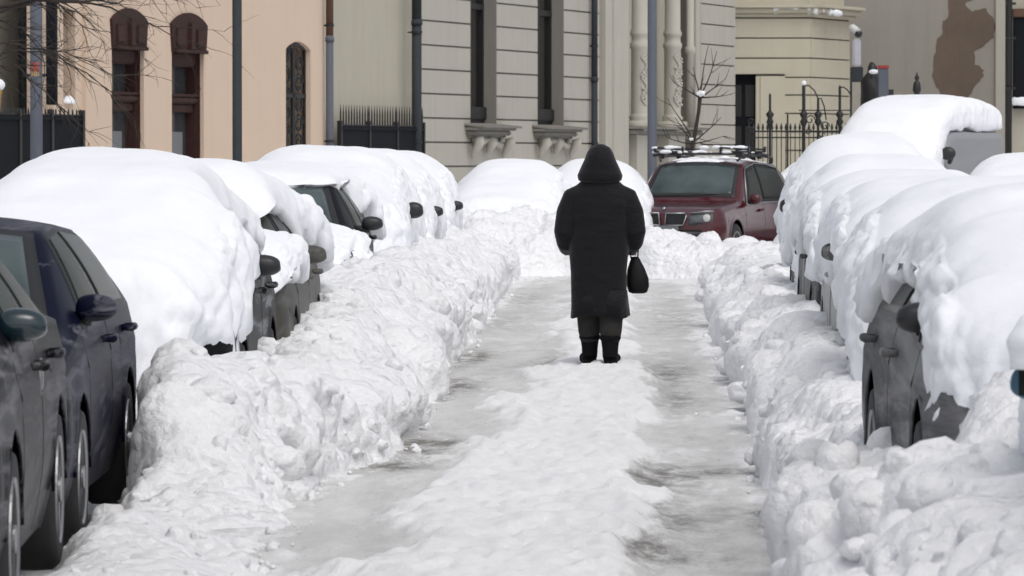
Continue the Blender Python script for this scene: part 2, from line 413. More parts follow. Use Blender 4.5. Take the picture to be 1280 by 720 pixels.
def right_prof(Y, d):
    wall = np.interp(Y, [9, 14, 24, 40, 52, 60, 66], [.30, .30, .27, .28, .22, .16, .14])
    top = np.interp(Y, [9, 13.5, 15.0, 16.6, 17.1, 17.7, 24, 36, 50, 60, 72], [.50, .54, .62, .56, .50, .38, .42, .46, .42, .34, .30])
    heap = .30 * np.exp(-((Y - 16.7) / .5) ** 2) * sstep(.56, .72, d)
    return wall * sstep(0, 0.08, d) + (top - wall) * sstep(0.08, 0.45, d) + heap - 0.02 - 0.10 * (d < -0.05)
def right_amp(y, d): return np.interp(y, [9, 15, 17.5, 20, 60], [1.15, 1.2, 0.9, 0.8, 0.9]) * sstep(-0.04, 0.08, d)
RB = bank('snow_bank', yrows(9, 72, 0.0010), right_edge, right_prof, 1, right_amp, 150, 160, 6.5)

def end_fn(X, Y):
    q = np.stack([X, Y, 0 * X], 1)
    d = Y - (64.5 + 0.8 * vnoise(q * [0.9, 0, 0], 71) + np.interp(X, [-1.5, 0, 1.6], [0, 0.6, -1.5]))
    hb = np.interp(X, [-2.5, -1.0, -.3, .25, .7, 1.1, 1.35, 1.55, 1.9, 2.3, 4], [.70, .60, .58, .48, .40, .36, .26, .05, .20, .56, .5])
    h = hb * (0.7 * sstep(0, 0.35, d) + 0.3 * sstep(0.2, 1.6, d)) * (1 - 0.75 * sstep(4.5, 6.5, d))
    q3 = np.stack([X, Y, h], 1)
    h = h + 1.5 * chunk3(q3, 260) * sstep(-.1, .3, d) - 0.03
    return np.stack([X, Y, h], 1), None
eb = heightfield('snow_bank', np.arange(-2.6, 4.4, 0.03), np.arange(63.5, 76, 0.04), end_fn, M['snow_rough'])
structure(eb)
# snowy square beyond
def sq_fn(X, Y):
    q = np.stack([X, Y, 0 * X], 1)
    h = -0.11 + 0.03 * fbm(q * 0.5, 3, 300) + .2 * sstep(82, 90, Y)
    return np.stack([X, Y, h], 1), None
structure(heightfield('square', np.arange(-30, 34, 0.5), np.arange(60, 150, 0.5), sq_fn, M['snow_rough']))

# loose clods scattered at the foot of the banks and on top (nobody could count them)
bm = bmesh.new(); bmesh.ops.create_icosphere(bm, subdivisions=3, radius=1)
ICO = np.array([v_.co for v_ in bm.verts]); ICOF = np.array([[v_.index for v_ in f.verts] for f in bm.faces]); bm.free()
rs = np.random.RandomState(5)
TPL = []
for k in range(28):
    off = rs.uniform(0, 90, 3)
    r_ = 0.70 + 0.42 * lumps(ICO * 1.25 + off, k) + 0.13 * lumps(ICO * 3.2 + off, k + 50) + .12 * fbm(ICO * 1.4 + off, 2, k)
    TPL.append(ICO * r_[:, None])
def clod_cloud(name, places, label):
    V = []; F = []; n0 = 0
    for k, (x, y, z, r_) in enumerate(places):
        t = TPL[rs.randint(28)] * (r_ * rs.uniform(.75, 1.25, 3) * [1, 1, .85])
        a = rs.uniform(0, 6.28); ca, sa = math.cos(a), math.sin(a)
        V.append(np.stack([t[:, 0] * ca - t[:, 1] * sa, t[:, 0] * sa + t[:, 1] * ca, t[:, 2]], 1) + [x, y, z]); F.append(ICOF + n0); n0 += len(t)
    V = np.concatenate(V); F = np.concatenate(F)
    me = bpy.data.meshes.new(name); me.vertices.add(len(V)); me.vertices.foreach_set('co', V.ravel())
    me.loops.add(F.size); me.loops.foreach_set('vertex_index', F.ravel().astype(np.int32))
    me.polygons.add(len(F)); me.polygons.foreach_set('loop_start', np.arange(0, F.size, 3, dtype=np.int32)); me.polygons.foreach_set('use_smooth', [True] * len(F))
    me.update(calc_edges=True); me.validate(); me.materials.append(M['snow_rough'])
    o = link(bpy.data.objects.new(name, me)); o['kind'] = 'stuff'; o['label'] = label; o['category'] = 'snow lumps'
    return o
pl = []
for k in range(420):      # crumbs at the foot of the banks
    y = 13 * (64 / 13) ** rs.rand(); side = rs.rand() < 0.5
    r_ = 0.006 + 0.026 * rs.rand() ** 3.5; d_ = -abs(rs.normal(0, .07)) + .02
    ed = float((left_edge if side else right_edge)(np.array([y]))[0])
    pl.append((ed + (-d_ if side else d_), y, r_ * .2, r_))
for (px, py, r_) in ((958, 660, 0.018), (640, 598, 0.012), (700, 540, .010), (905, 470, .012), (870, 520, .010)):
    yy = FPX * CH / (py - VY); pl.append(((px - VX) / FPX * yy, yy, 0.012, r_))
for (arr, dd), n_, dmax in ((LB, 560, .80), (RB, 520, .62)):
    idx = np.where((dd > .03) & (dd < dmax) & (arr[:, 1] > 12.5) & (arr[:, 1] < 66))[0]
    cl = vnoise(arr[idx] * [1.3, .8, 0], 404)                      # crumbly stretches
    near = (arr[idx, 1] < 26) * .3
    p_ = np.clip(.35 + cl + near, .03, 2); p_ /= p_.sum()
    for i in rs.choice(idx, n_, p=p_):
        r_ = 0.014 + 0.100 * rs.rand() ** 2.4
        if arr[i, 1] < 21.5 and arr is LB[0]: r_ *= .6
        pl.append((arr[i, 0], arr[i, 1], arr[i, 2] - r_ * .35, r_))
clod_cloud('snow_lumps', pl, 'loose rounded lumps of snow lying on the shovelled banks and at their foot')

# ------------------------------------------------------------------ cars
def smooth1(a, k):
    if k < 1: return a
    ker = np.exp(-0.5 * (np.arange(-3 * k, 3 * k + 1) / k) ** 2); ker /= ker.sum()
    return np.convolve(np.pad(a, 3 * k, mode='edge'), ker, mode='valid')

class Car:
    """parametric body. local frame: front bumper at y=0, tail at y=L, x across, z up"""
    def __init__(s, L=4.2, W=0.88, H=1.45, kind='hatch', wheels=(0.82, 3.35), r=0.31, belt=0.93, tumble=0.27, sill=0.2, arch=0.06):
        s.L, s.W, s.H, s.kind, s.wh, s.r, s.sill = L, W, H, kind, wheels, r, sill
        s.belt, s.tumble, s.arch = belt, tumble, arch
        N = 201; s.ys = np.linspace(0, L, N); dy = L / (N - 1)
        hb = belt
        if kind == 'hatch':
            kt = [(0, .56), (.05, hb - .24), (.22, hb - .15), (1.08, hb + .0), (1.22, hb + .06), (2.0, H - .03), (2.5, H), (L - .75, H - .05), (L - .35, H - .22), (L - .08, hb + .02), (L, .75)]
        elif kind == 'sedan':
            kt = [(0, .55), (.05, hb - .26), (.22, hb - .16), (1.15, hb + .0), (1.3, hb + .05), (2.0, H - .03), (2.5, H), (2.95, H - .05), (L - .72, hb + .09), (L - .1, hb + .05), (L, .72)]
        elif kind == 'suv':
            kt = [(0, .86), (.05, hb - .10), (.25, hb - .03), (1.25, hb + .05), (1.36, hb + .09), (2.02, H - .05), (2.6, H), (L - .7, H - .05), (L - .2, H - .30), (L - .06, hb), (L, .85)]
        elif kind == 'van':
            kt = [(0, .80), (.05, hb - .12), (.25, hb), (.75, hb + .12), (1.45, H - .06), (1.9, H), (L - .25, H), (L - .05, H - .12), (L, H - .5)]
        s.zt = smooth1(np.interp(s.ys, [a for a, _ in kt], [b_ for _, b_ in kt]), 3)
        s.zb = smooth1(np.minimum(np.interp(s.ys, [0, .3, 1.2, L * .6, L], [hb - .22, hb - .13, hb - .02, hb + .03, hb + .03]), s.zt - 0.03), 3)
        e = 0.34
        s.w = W * (1 - 0.16 * np.clip((e - s.ys) / e, 0, 1) ** 2.2 - 0.10 * np.clip((s.ys - (L - e)) / e, 0, 1) ** 2.2)
    def zlow(s, y):
        z = np.interp(y, [0, .25, s.wh[0], s.L - .3, s.L], [s.sill + .06, s.sill, s.sill, s.sill, s.sill + .1])
        for c in s.wh:
            ra = s.r + s.arch; d = np.abs(y - c)
            z = np.where(d < ra, np.maximum(z, s.r + np.sqrt(np.clip(ra * ra - d * d, 0, None))), z)
        return z
    def S(s, y, v):
        """surface point, +x side. v 0..1 sill->belt, 1..2 belt->rail, 2..3 rail->centreline"""
        y = np.asarray(y, float); v = np.asarray(v, float)
        zt, zb, w_ = np.interp(y, s.ys, s.zt), np.interp(y, s.ys, s.zb), np.interp(y, s.ys, s.w)
        cab = np.clip(zt - zb, 0.0, None); tf = np.clip(cab / (s.H - s.belt), 0, 1)
        zl = s.zlow(y); zl = np.minimum(zl, zb - 0.03)
        xr = w_ - 0.05 - s.tumble * tf - (1 - tf) * 0.06
        zr = zb + cab * (0.90 + 0.0 * tf)
        t = np.clip(v, 0, 1)
        zz = zl + (zb - zl) * t
        # body side bulges, tucks in at the sill and has a shoulder crease
        rel = (zz - s.sill) / np.maximum(zb - s.sill, .1)
        bul = w_ - 0.055 * (1 - np.clip(rel / 0.42, 0, 1)) ** 1.6 - 0.045 * np.clip((rel - 0.55) / 0.45, 0, 1) ** 2 + 0.008 * np.exp(-((rel - .8) / .05) ** 2)
        fl = np.zeros_like(y)
        for c in s.wh: fl = np.maximum(fl, np.exp(-((np.hypot(y - c, zz - s.r) - s.r - s.arch) / 0.05) ** 2))
        x0 = bul + 0.012 * fl * (v < 1)
        t1 = np.clip(v - 1, 0, 1)
        x1 = (w_ - 0.045) + (xr - (w_ - 0.045)) * (0.65 * t1 + 0.35 * t1 ** 2.2); z1 = zb + (zr - zb) * (t1 ** 0.97)
        t2 = np.clip(v - 2, 0, 1)
        x2 = xr * (1 - t2) ; z2 = zr + (zt - zr) * (1 - (1 - t2) ** 2.4)
        x = np.where(v <= 1, x0, np.where(v <= 2, x1, x2)); z = np.where(v <= 1, zz, np.where(v <= 2, z1, z2))
        return np.stack([x, y, z], -1)
    def xout(s, y, z):
        zb, zt, w_ = np.interp(y, s.ys, s.zb), np.interp(y, s.ys, s.zt), np.interp(y, s.ys, s.w)
        tf = np.clip((zt - zb) / (s.H - s.belt), 0, 1)
        t = np.clip((z - zb) / np.maximum(zt - zb, .02), 0, 1)
        return w_ - (s.tumble * tf + .05) * t
    def normal(s, y, v):
        e = 0.012
        a = s.S(y + e, v) - s.S(y - e, v); b_ = s.S(y, v + e) - s.S(y, v - e)
        n_ = np.cross(a, b_); n_ /= np.maximum(np.linalg.norm(n_, axis=-1, keepdims=True), 1e-6)
        return n_ * np.where(n_[..., :1] * 1 + n_[..., 2:3] * 0.6 < 0, -1, 1)
    def patch(s, ya, yb, va, vb, side, off, nu=14, nv=8, name='window', mat=None, parent=None, yt=None, thick=True):
        """panel on the body surface, off metres proud. ya,yb may be (bottom, top) pairs for a slanted edge"""
        ya = ya if hasattr(ya, '__len__') else (ya, ya); yb = yb if hasattr(yb, '__len__') else (yb, yb)
        U, V_ = np.meshgrid(np.linspace(0, 1, nu), np.linspace(0, 1, nv), indexing='ij')
        y0 = ya[0] + (ya[1] - ya[0]) * V_; y1 = yb[0] + (yb[1] - yb[0]) * V_
        Y = (y0 + (y1 - y0) * U).ravel(); VV = (va + (vb - va) * V_).ravel()
        p = s.S(Y, VV); nn = s.normal(Y, VV)
        q = p + nn * off; p = p - nn * 0.01
        n1 = len(q)
        f = grid_faces(nu, nv); verts = np.concatenate([q, p])
        if side < 0: verts = verts * [-1, 1, 1]
        rim = [i * nv for i in range(nu)] + [(nu - 1) * nv + j for j in range(1, nv)] + [i * nv + nv - 1 for i in range(nu - 2, -1, -1)] + [j for j in range(nv - 2, 0, -1)]
        for a, b_ in zip(rim, rim[1:] + rim[:1]): f.append((a, b_, b_ + n1, a + n1))
        o = mesh_obj(name, verts.tolist(), f, mat, parent)
        bm = bmesh.new(); bm.from_mesh(o.data); bmesh.ops.recalc_face_normals(bm, faces=bm.faces); bm.to_mesh(o.data); bm.free()
        return o
    def cross_patch(s, ya, yb, vmin, off, name, mat, parent, nu=12, nv=15):
        """windscreen: spans both sides across the centreline"""
        V, k = [], 0
        us = np.linspace(0, 1, nu)
        cs = np.linspace(-1, 1, nv * 2 - 1)
        Y, C = np.meshgrid(ya + (yb - ya) * us, cs, indexing='ij'); Yf, Cf = Y.ravel(), C.ravel()
        vv = 3 - np.abs(Cf) * (3 - vmin)
        p = s.S(Yf, vv); nn = s.normal(Yf, np.minimum(vv, 2.97)); sg = np.where(Cf < 0, -1, 1)
        nn[:, 0] *= np.clip(np.abs(Cf) * 6, 0, 1)
        p[:, 0] *= sg; nn[:, 0] *= sg
        q = p + nn * off
        f = grid_faces(nu, len(cs)); n1 = len(q); verts = np.concatenate([q, p - nn * 0.01]); nvv = len(cs)
        rim = [i * nvv for i in range(nu)] + [(nu - 1) * nvv + j for j in range(1, nvv)] + [i * nvv + nvv - 1 for i in range(nu - 2, -1, -1)] + [j for j in range(nvv - 2, 0, -1)]
        for a, b_ in zip(rim, rim[1:] + rim[:1]): f.append((a, b_, b_ + n1, a + n1))
        o = mesh_obj(name, verts.tolist(), f, mat, parent)
        bm = bmesh.new(); bm.from_mesh(o.data); bmesh.ops.recalc_face_normals(bm, faces=bm.faces); bm.to_mesh(o.data); bm.free()
        return o
    def build(s, root, paint, name_body='body', sides=(1, -1), detail=True, mirror_mat=None, mirror_fold=0.0, glass=None):
        glass = glass or M['glass']
        vs = np.concatenate([np.linspace(0, 1, 14), np.linspace(1, 2, 9)[1:], np.linspace(2, 3, 11)[1:]])
        ysd = np.unique(np.concatenate([s.ys] + [np.linspace(c - s.r - s.arch - .01, c + s.r + s.arch + .01, 61) for c in s.wh]))
        half = []
        Y, V_ = np.meshgrid(ysd, vs, indexing='ij')
        p = s.S(Y.ravel(), V_.ravel()).reshape(len(ysd), len(vs), 3)
        full = np.concatenate([p, (p * [-1, 1, 1])[:, ::-1][:, 1:]], 1)
        nv = full.shape[1]; F = grid_faces(len(ysd), nv)
        verts = full.reshape(-1, 3).tolist()
        F.append(tuple(range(nv))); F.append(tuple((len(ysd) - 1) * nv + k for k in range(nv))[::-1])
        body = mesh_obj(name_body, verts, F, paint, root)
        bm = bmesh.new(); bm.from_mesh(body.data); bmesh.ops.recalc_face_normals(bm, faces=bm.faces); bm.to_mesh(body.data); bm.free()
        # dark underbody and wheel wells
        bm = bmesh.new(); zc = s.sill + 0.30
        box(bm, (0, s.L / 2, s.sill + 0.16), (2 * s.W - 0.46, s.L - 0.5, 0.28))
        for c in s.wh: box(bm, (0, c, 0.52), (2 * s.W - 0.50, 2 * s.r + 0.16, 0.30))
        bm_obj('underbody', bm, M['liner'], root)
        for c in s.wh:
            for sd_ in (1, -1):
                bm = bmesh.new(); x = s.W - 0.100
                lathe(bm, [(s.r * .66, -.1), (s.r - .03, -.105), (s.r - .004, -.075), (s.r, 0), (s.r - .004, .075), (s.r - .03, .105), (s.r * .66, .1)], 'x', (x * sd_, c, s.r), 40)
                wh_ = bm_obj('wheel', bm, M['rubber'], root, True)
                bm = bmesh.new()
                lathe(bm, [(s.r * .68, .085), (s.r * .66, .108), (s.r * .60, .098), (s.r * .56, .045), (.001, .04)], 'x', (0, 0, 0), 36)
                for k in range(7):
                    a = 2 * math.pi * k / 7
                    rot = Matrix.Rotation(a, 4, 'X')
                    box(bm, rot @ Vector((0.075, 0, s.r * .34)), (0.05, 0.055, s.r * .56), rot)
                lathe(bm, [(.05, .10), (.05, .11), (.001, .113)], 'x', (0, 0, 0), 16)
                if sd_ < 0: bmesh.ops.scale(bm, vec=(-1, 1, 1), verts=bm.verts)
                bmesh.ops.translate(bm, vec=(x * sd_, c, s.r), verts=bm.verts)
                bm_obj('rim', bm, M['rim'], wh_)
        # glass
        cowl = {'hatch': 1.2, 'sedan': 1.28, 'suv': 1.36, 'van': .78}[s.kind]; rf = {'hatch': 1.98, 'sedan': 1.98, 'suv': 2.02, 'van': 1.42}[s.kind]
        f = s.cross_patch(cowl + .02, rf, 2.06, 0.004, 'windscreen_seal', M['trim'], root)
        s.cross_patch(cowl + .09, rf - .07, 2.15, 0.008, 'windscreen', glass, root)
        split = {'hatch': 2.45, 'sedan': 2.35, 'suv': 2.5, 'van': 1.9}[s.kind]
        endw = {'hatch': s.L - .62, 'sedan': 3.2, 'suv': s.L - .5, 'van': 1.9}[s.kind]
        for sd_ in sides:
            ff = cowl + .16
            if s.kind == 'van' and sd_ > 0: pass
            elif s.kind == 'van':
                fr = s.patch((ff, rf - .1), split, 1.04, 1.96, sd_, .003, name='window_frame', mat=M['trim'], parent=root)
                s.patch((ff + .12, rf - .02), split - .04, 1.08, 1.9, sd_, .007, name='side_window', mat=M['glass_dark'], parent=root)
            else:
                s.patch((ff, rf), (endw + .12, endw - .08), 1.02, 1.95, sd_, .003, name='window_frame', mat=M['trim'], parent=root, nu=30)
                s.patch((ff + .16, rf + .06), split - .04, 1.08, 1.90, sd_, .007, name='side_window', mat=M['glass_dark'], parent=root)
                s.patch(split + .04, (endw, endw - .12), 1.08, 1.90, sd_, .007, name='side_window', mat=M['glass_dark'], parent=root)
            # mirror
            my = cowl + .30; zb = float(np.interp(my, s.ys, s.zb)); hw = float(np.interp(my, s.ys, s.w))
            bm = bmesh.new()
            mx = hw + 0.075 - mirror_fold; mz = zb + .09; big = 1.35 if s.kind in ('suv', 'van') else 1.0
            bmesh.ops.create_icosphere(bm, subdivisions=3, radius=1)
            for v_ in bm.verts:
                c_ = v_.co; c_.y = c_.y * (0.075 if c_.y < 0 else .045)
                sx = abs(c_.x) ** .7 * (1 if c_.x > 0 else -1); sz = abs(c_.z) ** .7 * (1 if c_.z > 0 else -1)
                c_.x = sx * .095 * (1.0 if sz < 0 else .95); c_.z = sz * .062 * big * (1 - .18 * (sx if sx > 0 else 0)) 
                c_.x = (c_.x + mx) * sd_; c_.y += my; c_.z += mz
            mi = bm_obj('side_mirror', bm, mirror_mat or paint, root, True)
            bm = bmesh.new(); tube(bm, [(sd_ * (hw - .08), my + .02, mz - .05), (sd_ * (mx - .02), my + .01, mz - .055)], [.035, .028], 8)
            bm_obj('mirror_arm', bm, M['black'], mi, True)
            bm = bmesh.new(); box(bm, (sd_ * mx, my + .047, mz), (.14, .006, .08 * big)); bm_obj('mirror_glass', bm, M['glass_dark'], mi)
            if s.kind != 'van':
                for hy in ((split - .22, endw - .25) if detail else ()):
                    z_ = float(np.interp(hy, s.ys, s.zb)) - .10; p_ = s.xout(hy, z_)
                    bm = bmesh.new(); tube(bm, [(sd_ * (p_ - .02), hy - .10, z_), (sd_ * (p_ + .028), hy - .07, z_), (sd_ * (p_ + .03), hy + .07, z_), (sd_ * (p_ - .02), hy + .10, z_)], [.012, .016, .016, .012], 8, flat=1.2)
                    bm_obj('door_handle', bm, paint, root, True)
                # door shut lines as thin dark inlays
                for hy in (cowl + .06, split, endw + .02):
                    if min(abs(hy - c) for c in s.wh) < s.r + s.arch: continue
                    s.patch(hy - .004, hy + .004, .04, .98, sd_, .0015, nu=2, nv=16, name='door_gap', mat=M['trim'], parent=root)
            # arch lips
        for sd_ in sides:
            for c in s.wh:
                ra = s.r + s.arch; a = np.linspace(.05, math.pi - .05, 26)
                pts = [(sd_ * (float(s.xout(c, .6)) + .004), c + ra * math.cos(t), s.r + ra * math.sin(t)) for t in a]
                bm = bmesh.new(); tube(bm, pts, .007, 6); bm_obj('arch_trim', bm, M['black'] if s.kind == 'suv' else paint, root, True)
        return root

def snow_on(car, ya, yb, th, ze_p, ze_m, root, name='snow_cover', n=3.6, taper=.17, jsc=1.0, front_in=.0, seed=0, end=0.30, label='', grp=None, ext=0.07, sk=20, front_low=None, lump=0.075, top=None):
    """snow mantle over the stretch ya..yb of a car. ze_p / ze_m: lower edge height on the +x / -x side (list of (y,z))"""
    nU = max(60, int((yb - ya) / 0.028)); nA = 116
    u = np.linspace(0, 1, nU); Y = ya + (yb - ya) * (0.5 - 0.5 * np.cos(np.pi * u)) * 0.35 + (yb - ya) * u * 0.65
    inr = np.clip(Y, 0.02, car.L - .02)
    base = np.interp(inr, car.ys, car.zt)
    thv = np.interp(Y, [a for a, _ in th], [b_ for _, b_ in th]); zs = smooth1(base + thv, sk)
    if top is not None: zs = zs + (top - zs.max())
    dE = np.minimum(Y - ya, yb - Y); rnd = np.sqrt(np.clip(1 - (1 - np.clip(dE / end, 0, 1)) ** 2, 0, 1))
    ep = np.interp(Y, [a for a, _ in ze_p], [b_ for _, b_ in ze_p]); em = np.interp(Y, [a for a, _ in ze_m], [b_ for _, b_ in ze_m])
    jag = 0.15 * vnoise(np.stack([Y * 2.2, 0 * Y, 0 * Y], 1), seed + 5) + 0.08 * vnoise(np.stack([Y * 8, 0 * Y, 0 * Y], 1), seed + 6) + .02 * vnoise(np.stack([Y * 22, 0 * Y, 0 * Y], 1), seed + 8)
    jag = jag * jsc; ep = smooth1(ep, 7); em = smooth1(em, 7); jp = jag * (ep > .35) * np.clip((zs - ep) / .45, .12, 1); jm = jag[::-1] * (em > .35) * np.clip((zs - em) / .45, .12, 1); thin = np.clip((zs - np.maximum(ep, em)) / .35, .3, 1)
    zmid = np.minimum(np.minimum(ep, em), zs - .05)
    rows = []
    ang = np.linspace(0, math.pi, nA)
    for i, y in enumerate(Y):
        c_, s_ = np.cos(ang), np.sin(ang)
        ze = np.where(c_ >= 0, ep[i], em[i])
        ze = np.minimum(ze, zs[i] - .06)
        Wp = car.xout(inr[i], ze) + ext - front_in * np.clip((1.1 - y) / .9, 0, 1)
        k = rnd[i]
        x = np.sign(c_) * np.abs(c_) ** (2 / n) * Wp * (0.55 + .45 * k)
        zt_ = ze + (zs[i] - ze) * (0.15 + .85 * k)
        z = ze + (zt_ - ze) * np.abs(s_) ** (2 / n)
        tp = taper * np.clip((zs[i] - 1.05) / .45, 0, 1)
        x = x * (1 - tp * np.clip((z - .95) / .75, 0, 1) ** 1.2)
        hr_ = np.clip((z - ze) / np.maximum(zt_ - ze, .05), 0, 1)
        z = z + np.where(c_ >= 0, jp[i], jm[i]) * (1 - hr_) ** 4
        rows.append(np.stack([x, np.full(nA, y), z], 1))
    Pn = np.array(rows)
    # normals for displacement
    gu = np.gradient(Pn, axis=0); gv = np.gradient(Pn, axis=1); nn = np.cross(gv, gu); nn /= np.maximum(np.linalg.norm(nn, axis=2, keepdims=True), 1e-6)
    if (nn[nU // 2, nA // 2, 2]) < 0: nn = -nn
    q = Pn.reshape(-1, 3) + [seed * 3.1, 0, 0]
    hrel = np.clip((Pn[:, :, 2] - np.minimum(ep, em)[:, None]) / np.maximum(zs - np.minimum(ep, em), .1)[:, None], 0, 1)
    rough = np.clip(1.25 - 1.5 * hrel + .35 * fbm(q * 1.1, 2, seed + 12).reshape(hrel.shape) * (hrel < .93), 0.03, 1)
    rough = np.maximum(rough, 0.5 * (1 - np.clip(dE / .25, 0, 1))[:, None])
    rough = (np.maximum(rough, np.maximum(np.clip((1.10 - Pn[:, :, 2]) / .45, 0, 1) * .9, np.clip((np.abs(Pn[:, :, 0]) / (car.W * .92) - .86) / .12, 0, 1) * .75 * (hrel < .9))) * thin[:, None]).ravel()
    disp = 0.035 * fbm(q * 0.8, 2, seed + 1) + 0.018 * fbm(q * 2.2, 3, seed + 2) + rough * (lump * (lumps(q * 5, seed + 3) - .5) + lump * .55 * (lumps(q * 12, seed + 4) - .5) + .022 * fbm(q * 7, 3, seed + 7))
    Pd = (Pn.reshape(-1, 3) + nn.reshape(-1, 3) * disp[:, None]).reshape(nU, nA, 3)
    # inner rim: turn under towards the body
    rim = []
    for j, sg in ((0, 1), (nA - 1, -1)):
        r1 = Pd[:, j].copy(); r1[:, 0] -= sg * .035; r1[:, 2] -= .028
        r2 = Pd[:, j].copy(); r2[:, 0] -= sg * .16; r2[:, 2] -= .01
        rim.append((r1, r2))
    full = np.concatenate([rim[0][1][:, None], rim[0][0][:, None], Pd, rim[1][0][:, None], rim[1][1][:, None]], 1)
    nv = full.shape[1]; F = grid_faces(nU, nv, wrap=True)
    F.append(tuple(range(nv))); F.append(tuple((nU - 1) * nv + k for k in range(nv))[::-1])
    o = mesh_obj(name, full.reshape(-1, 3).tolist(), F, M['snow_smooth'])
    bm = bmesh.new(); bm.from_mesh(o.data); bmesh.ops.recalc_face_normals(bm, faces=bm.faces); bm.to_mesh(o.data); bm.free()
    o.location = root.location; o.rotation_euler = root.rotation_euler; o.rotation_mode = root.rotation_mode
    tag(o, label, 'snow', grp)
    return o

G_CARS = 'cars parked along the snowy street'; G_SNOW = 'snow mantles on the parked cars'
def place(name, label, side_x, z0, car, sgn, rz=0, zz=0, cat='car'):
    """sgn -1: car left of the lane (its +x side at side_x); +1: right of the lane (its -x side at side_x)"""
    root = empty(name, (side_x + sgn * car.W, z0, zz), rz)
    tag(root, label, cat, G_CARS); return root

# ---- left row
c = Car(L=4.1, W=.88, H=1.42, kind='sedan', wheels=(.8, 3.25), r=.32, belt=.94, tumble=.30)
r1 = place('parked_car', 'dark grey car smeared with salt, cut by the left edge, nearest the camera', -2.07, 15.5, c, -1, R(3.2))
c.build(r1, M['darkgrey'], mirror_mat=M['teal'], mirror_fold=0.10)
# round filler cap
bm = bmesh.new(); xx_ = float(c.xout(2.35, .8)); lathe(bm, [(.075, 0), (.075, .006), (.062, .008), (.06, .003), (.045, .003), (.04, .012), (.001, .014)], 'x', (xx_ - .012, 2.35, .80), 24); bm_obj('filler_cap', bm, M['rim'], r1, True)
c1 = c
c = Car(L=4.25, W=.88, H=1.43, kind='hatch', wheels=(.8, 3.4), r=.31, belt=.94, tumble=.26)
r2 = place('parked_car', 'dark navy hatchback cleared of snow, its windscreen and roof bare, second from the left edge', -2.36, 19.9, c, -1, R(1.6), -.07)
c.build(r2, M['navy'], mirror_fold=.07)
c2 = c
c = Car(L=4.0, W=.87, H=1.42, kind='hatch', wheels=(.8, 3.25), r=.31)
r3 = place('parked_car', 'black car almost buried, mirror and rear wheel showing above the big mound', -2.13, 25.5, c, -1, R(.6))
c.build(r3, M['black_paint'], mirror_mat=M['black'])
snow_on(c, -.45, 4.3, [(-.4, .22), (.8, .42), (1.4, .34), (2.1, .25), (4, .24)], [(-.4, .15), (.2, .35), (.9, .66), (1.2, .98), (1.45, 1.28), (2.0, 1.38), (2.8, 1.32), (3.4, 1.15), (4.3, .9)], [(0, 0), (4, 0)], r3, seed=3, grp=G_SNOW, end=.4, n=4.0, ext=.03, front_in=.05, top=1.69,
        label='broad smooth snow mantle sloping over the near left car, behind the navy hatchback')
c = Car(L=4.1, W=.87, H=1.36, kind='hatch', wheels=(.8, 3.3), r=.31, belt=.90)
r4 = place('parked_car', 'olive grey car with a long grey mirror and a slab of snow on its bonnet', -2.16, 30.0, c, -1, R(.5))
c.build(r4, M['olive'], mirror_mat=M['olive'])
snow_on(c, -.12, 1.42, [(0, .26), (.8, .30), (1.4, .22)], [(-.2, .72), (.5, .80), (1.4, .92)], [(-.2, .3), (1.4, .4)], r4, seed=14, grp=G_SNOW, end=.28, sk=5,
        label='thick rounded slab of snow on the bonnet of the olive grey car')
snow_on(c, 1.62, 4.3, [(1.6, .18), (2.2, .22), (4, .24)], [(1.6, 1.1), (2.0, 1.28), (2.6, 1.2), (3.4, 1.0), (4.3, .8)], [(0, .2), (4, 0)], r4, seed=4, grp=G_SNOW, end=.30, sk=5,
        label='snow on the roof and rear of the olive grey car, behind its bonnet slab')
c = Car(L=3.9, W=.86, H=1.42, kind='hatch', wheels=(.75, 3.15), r=.30)
r4b = place('parked_car', 'snow covered car with a small black mirror tip out, before the bare windscreen', -2.42, 34.55, c, -1, 0)
c.build(r4b, M['charcoal'], mirror_mat=M['black'])
snow_on(c, -.35, 4.15, [(-.4, .2), (.8, .36), (1.4, .30), (2.1, .2), (4, .2)], [(-.4, .1), (.3, .4), (1.3, .72), (1.8, .85), (4, .6)], [(0, 0), (4, 0)], r4b, seed=5, grp=G_SNOW, end=.4, n=2.1, ext=.05, top=1.58,
        label='snow mantle between the olive car and the car with the bare windscreen')
c = Car(L=4.3, W=.86, H=1.46, kind='hatch', wheels=(.8, 3.4), r=.31, belt=.97)
r5 = place('parked_car', 'black car with a bare green tinted windscreen and round black mirror', -2.28, 39.7, c, -1, R(1.0))
c.build(r5, M['black_paint'], mirror_mat=M['black'])
snow_on(c, -.3, 1.25, [(-.4, .2), (.8, .16), (1.2, .05)], [(-.4, .3), (.5, .66), (1.3, .86)], [(0, 0), (2, 0)], r5, seed=16, grp=G_SNOW, end=.25, sk=5, lump=.13, n=2.3,
        label='low broken snow on the bonnet below the bare green tinted windscreen')
snow_on(c, 1.86, 4.5, [(1.8, .05), (2.4, .10), (4, .2)], [(1.8, 1.36), (2.9, 1.34), (3.6, 1.1), (4.3, .8)], [(0, .4), (4, 0)], r5, seed=6, grp=G_SNOW, end=.25, sk=5,
        label='roof snow above the bare green tinted windscreen')
c = Car(L=4.5, W=.93, H=1.58, kind='suv', wheels=(.85, 3.55), r=.33, belt=1.0, tumble=.2)
r6 = place('parked_car', 'tall snow covered car with a wide black mirror capped by snow', -2.26, 46.5, c, -1, 0)
c.build(r6, M['charcoal'], mirror_mat=M['black'])
snow_on(c, -.3, 4.7, [(-.4, .2), (.8, .30), (1.4, .26), (2.1, .17), (4, .17)], [(-.4, .2), (.3, .5), (1.0, .72), (1.5, .85), (4, .7)], [(0, 0), (4, 0)], r6, seed=7, grp=G_SNOW, end=.4, taper=.10, top=1.75,
        label='tall rounded snow mantle over the car with the wide black mirror')
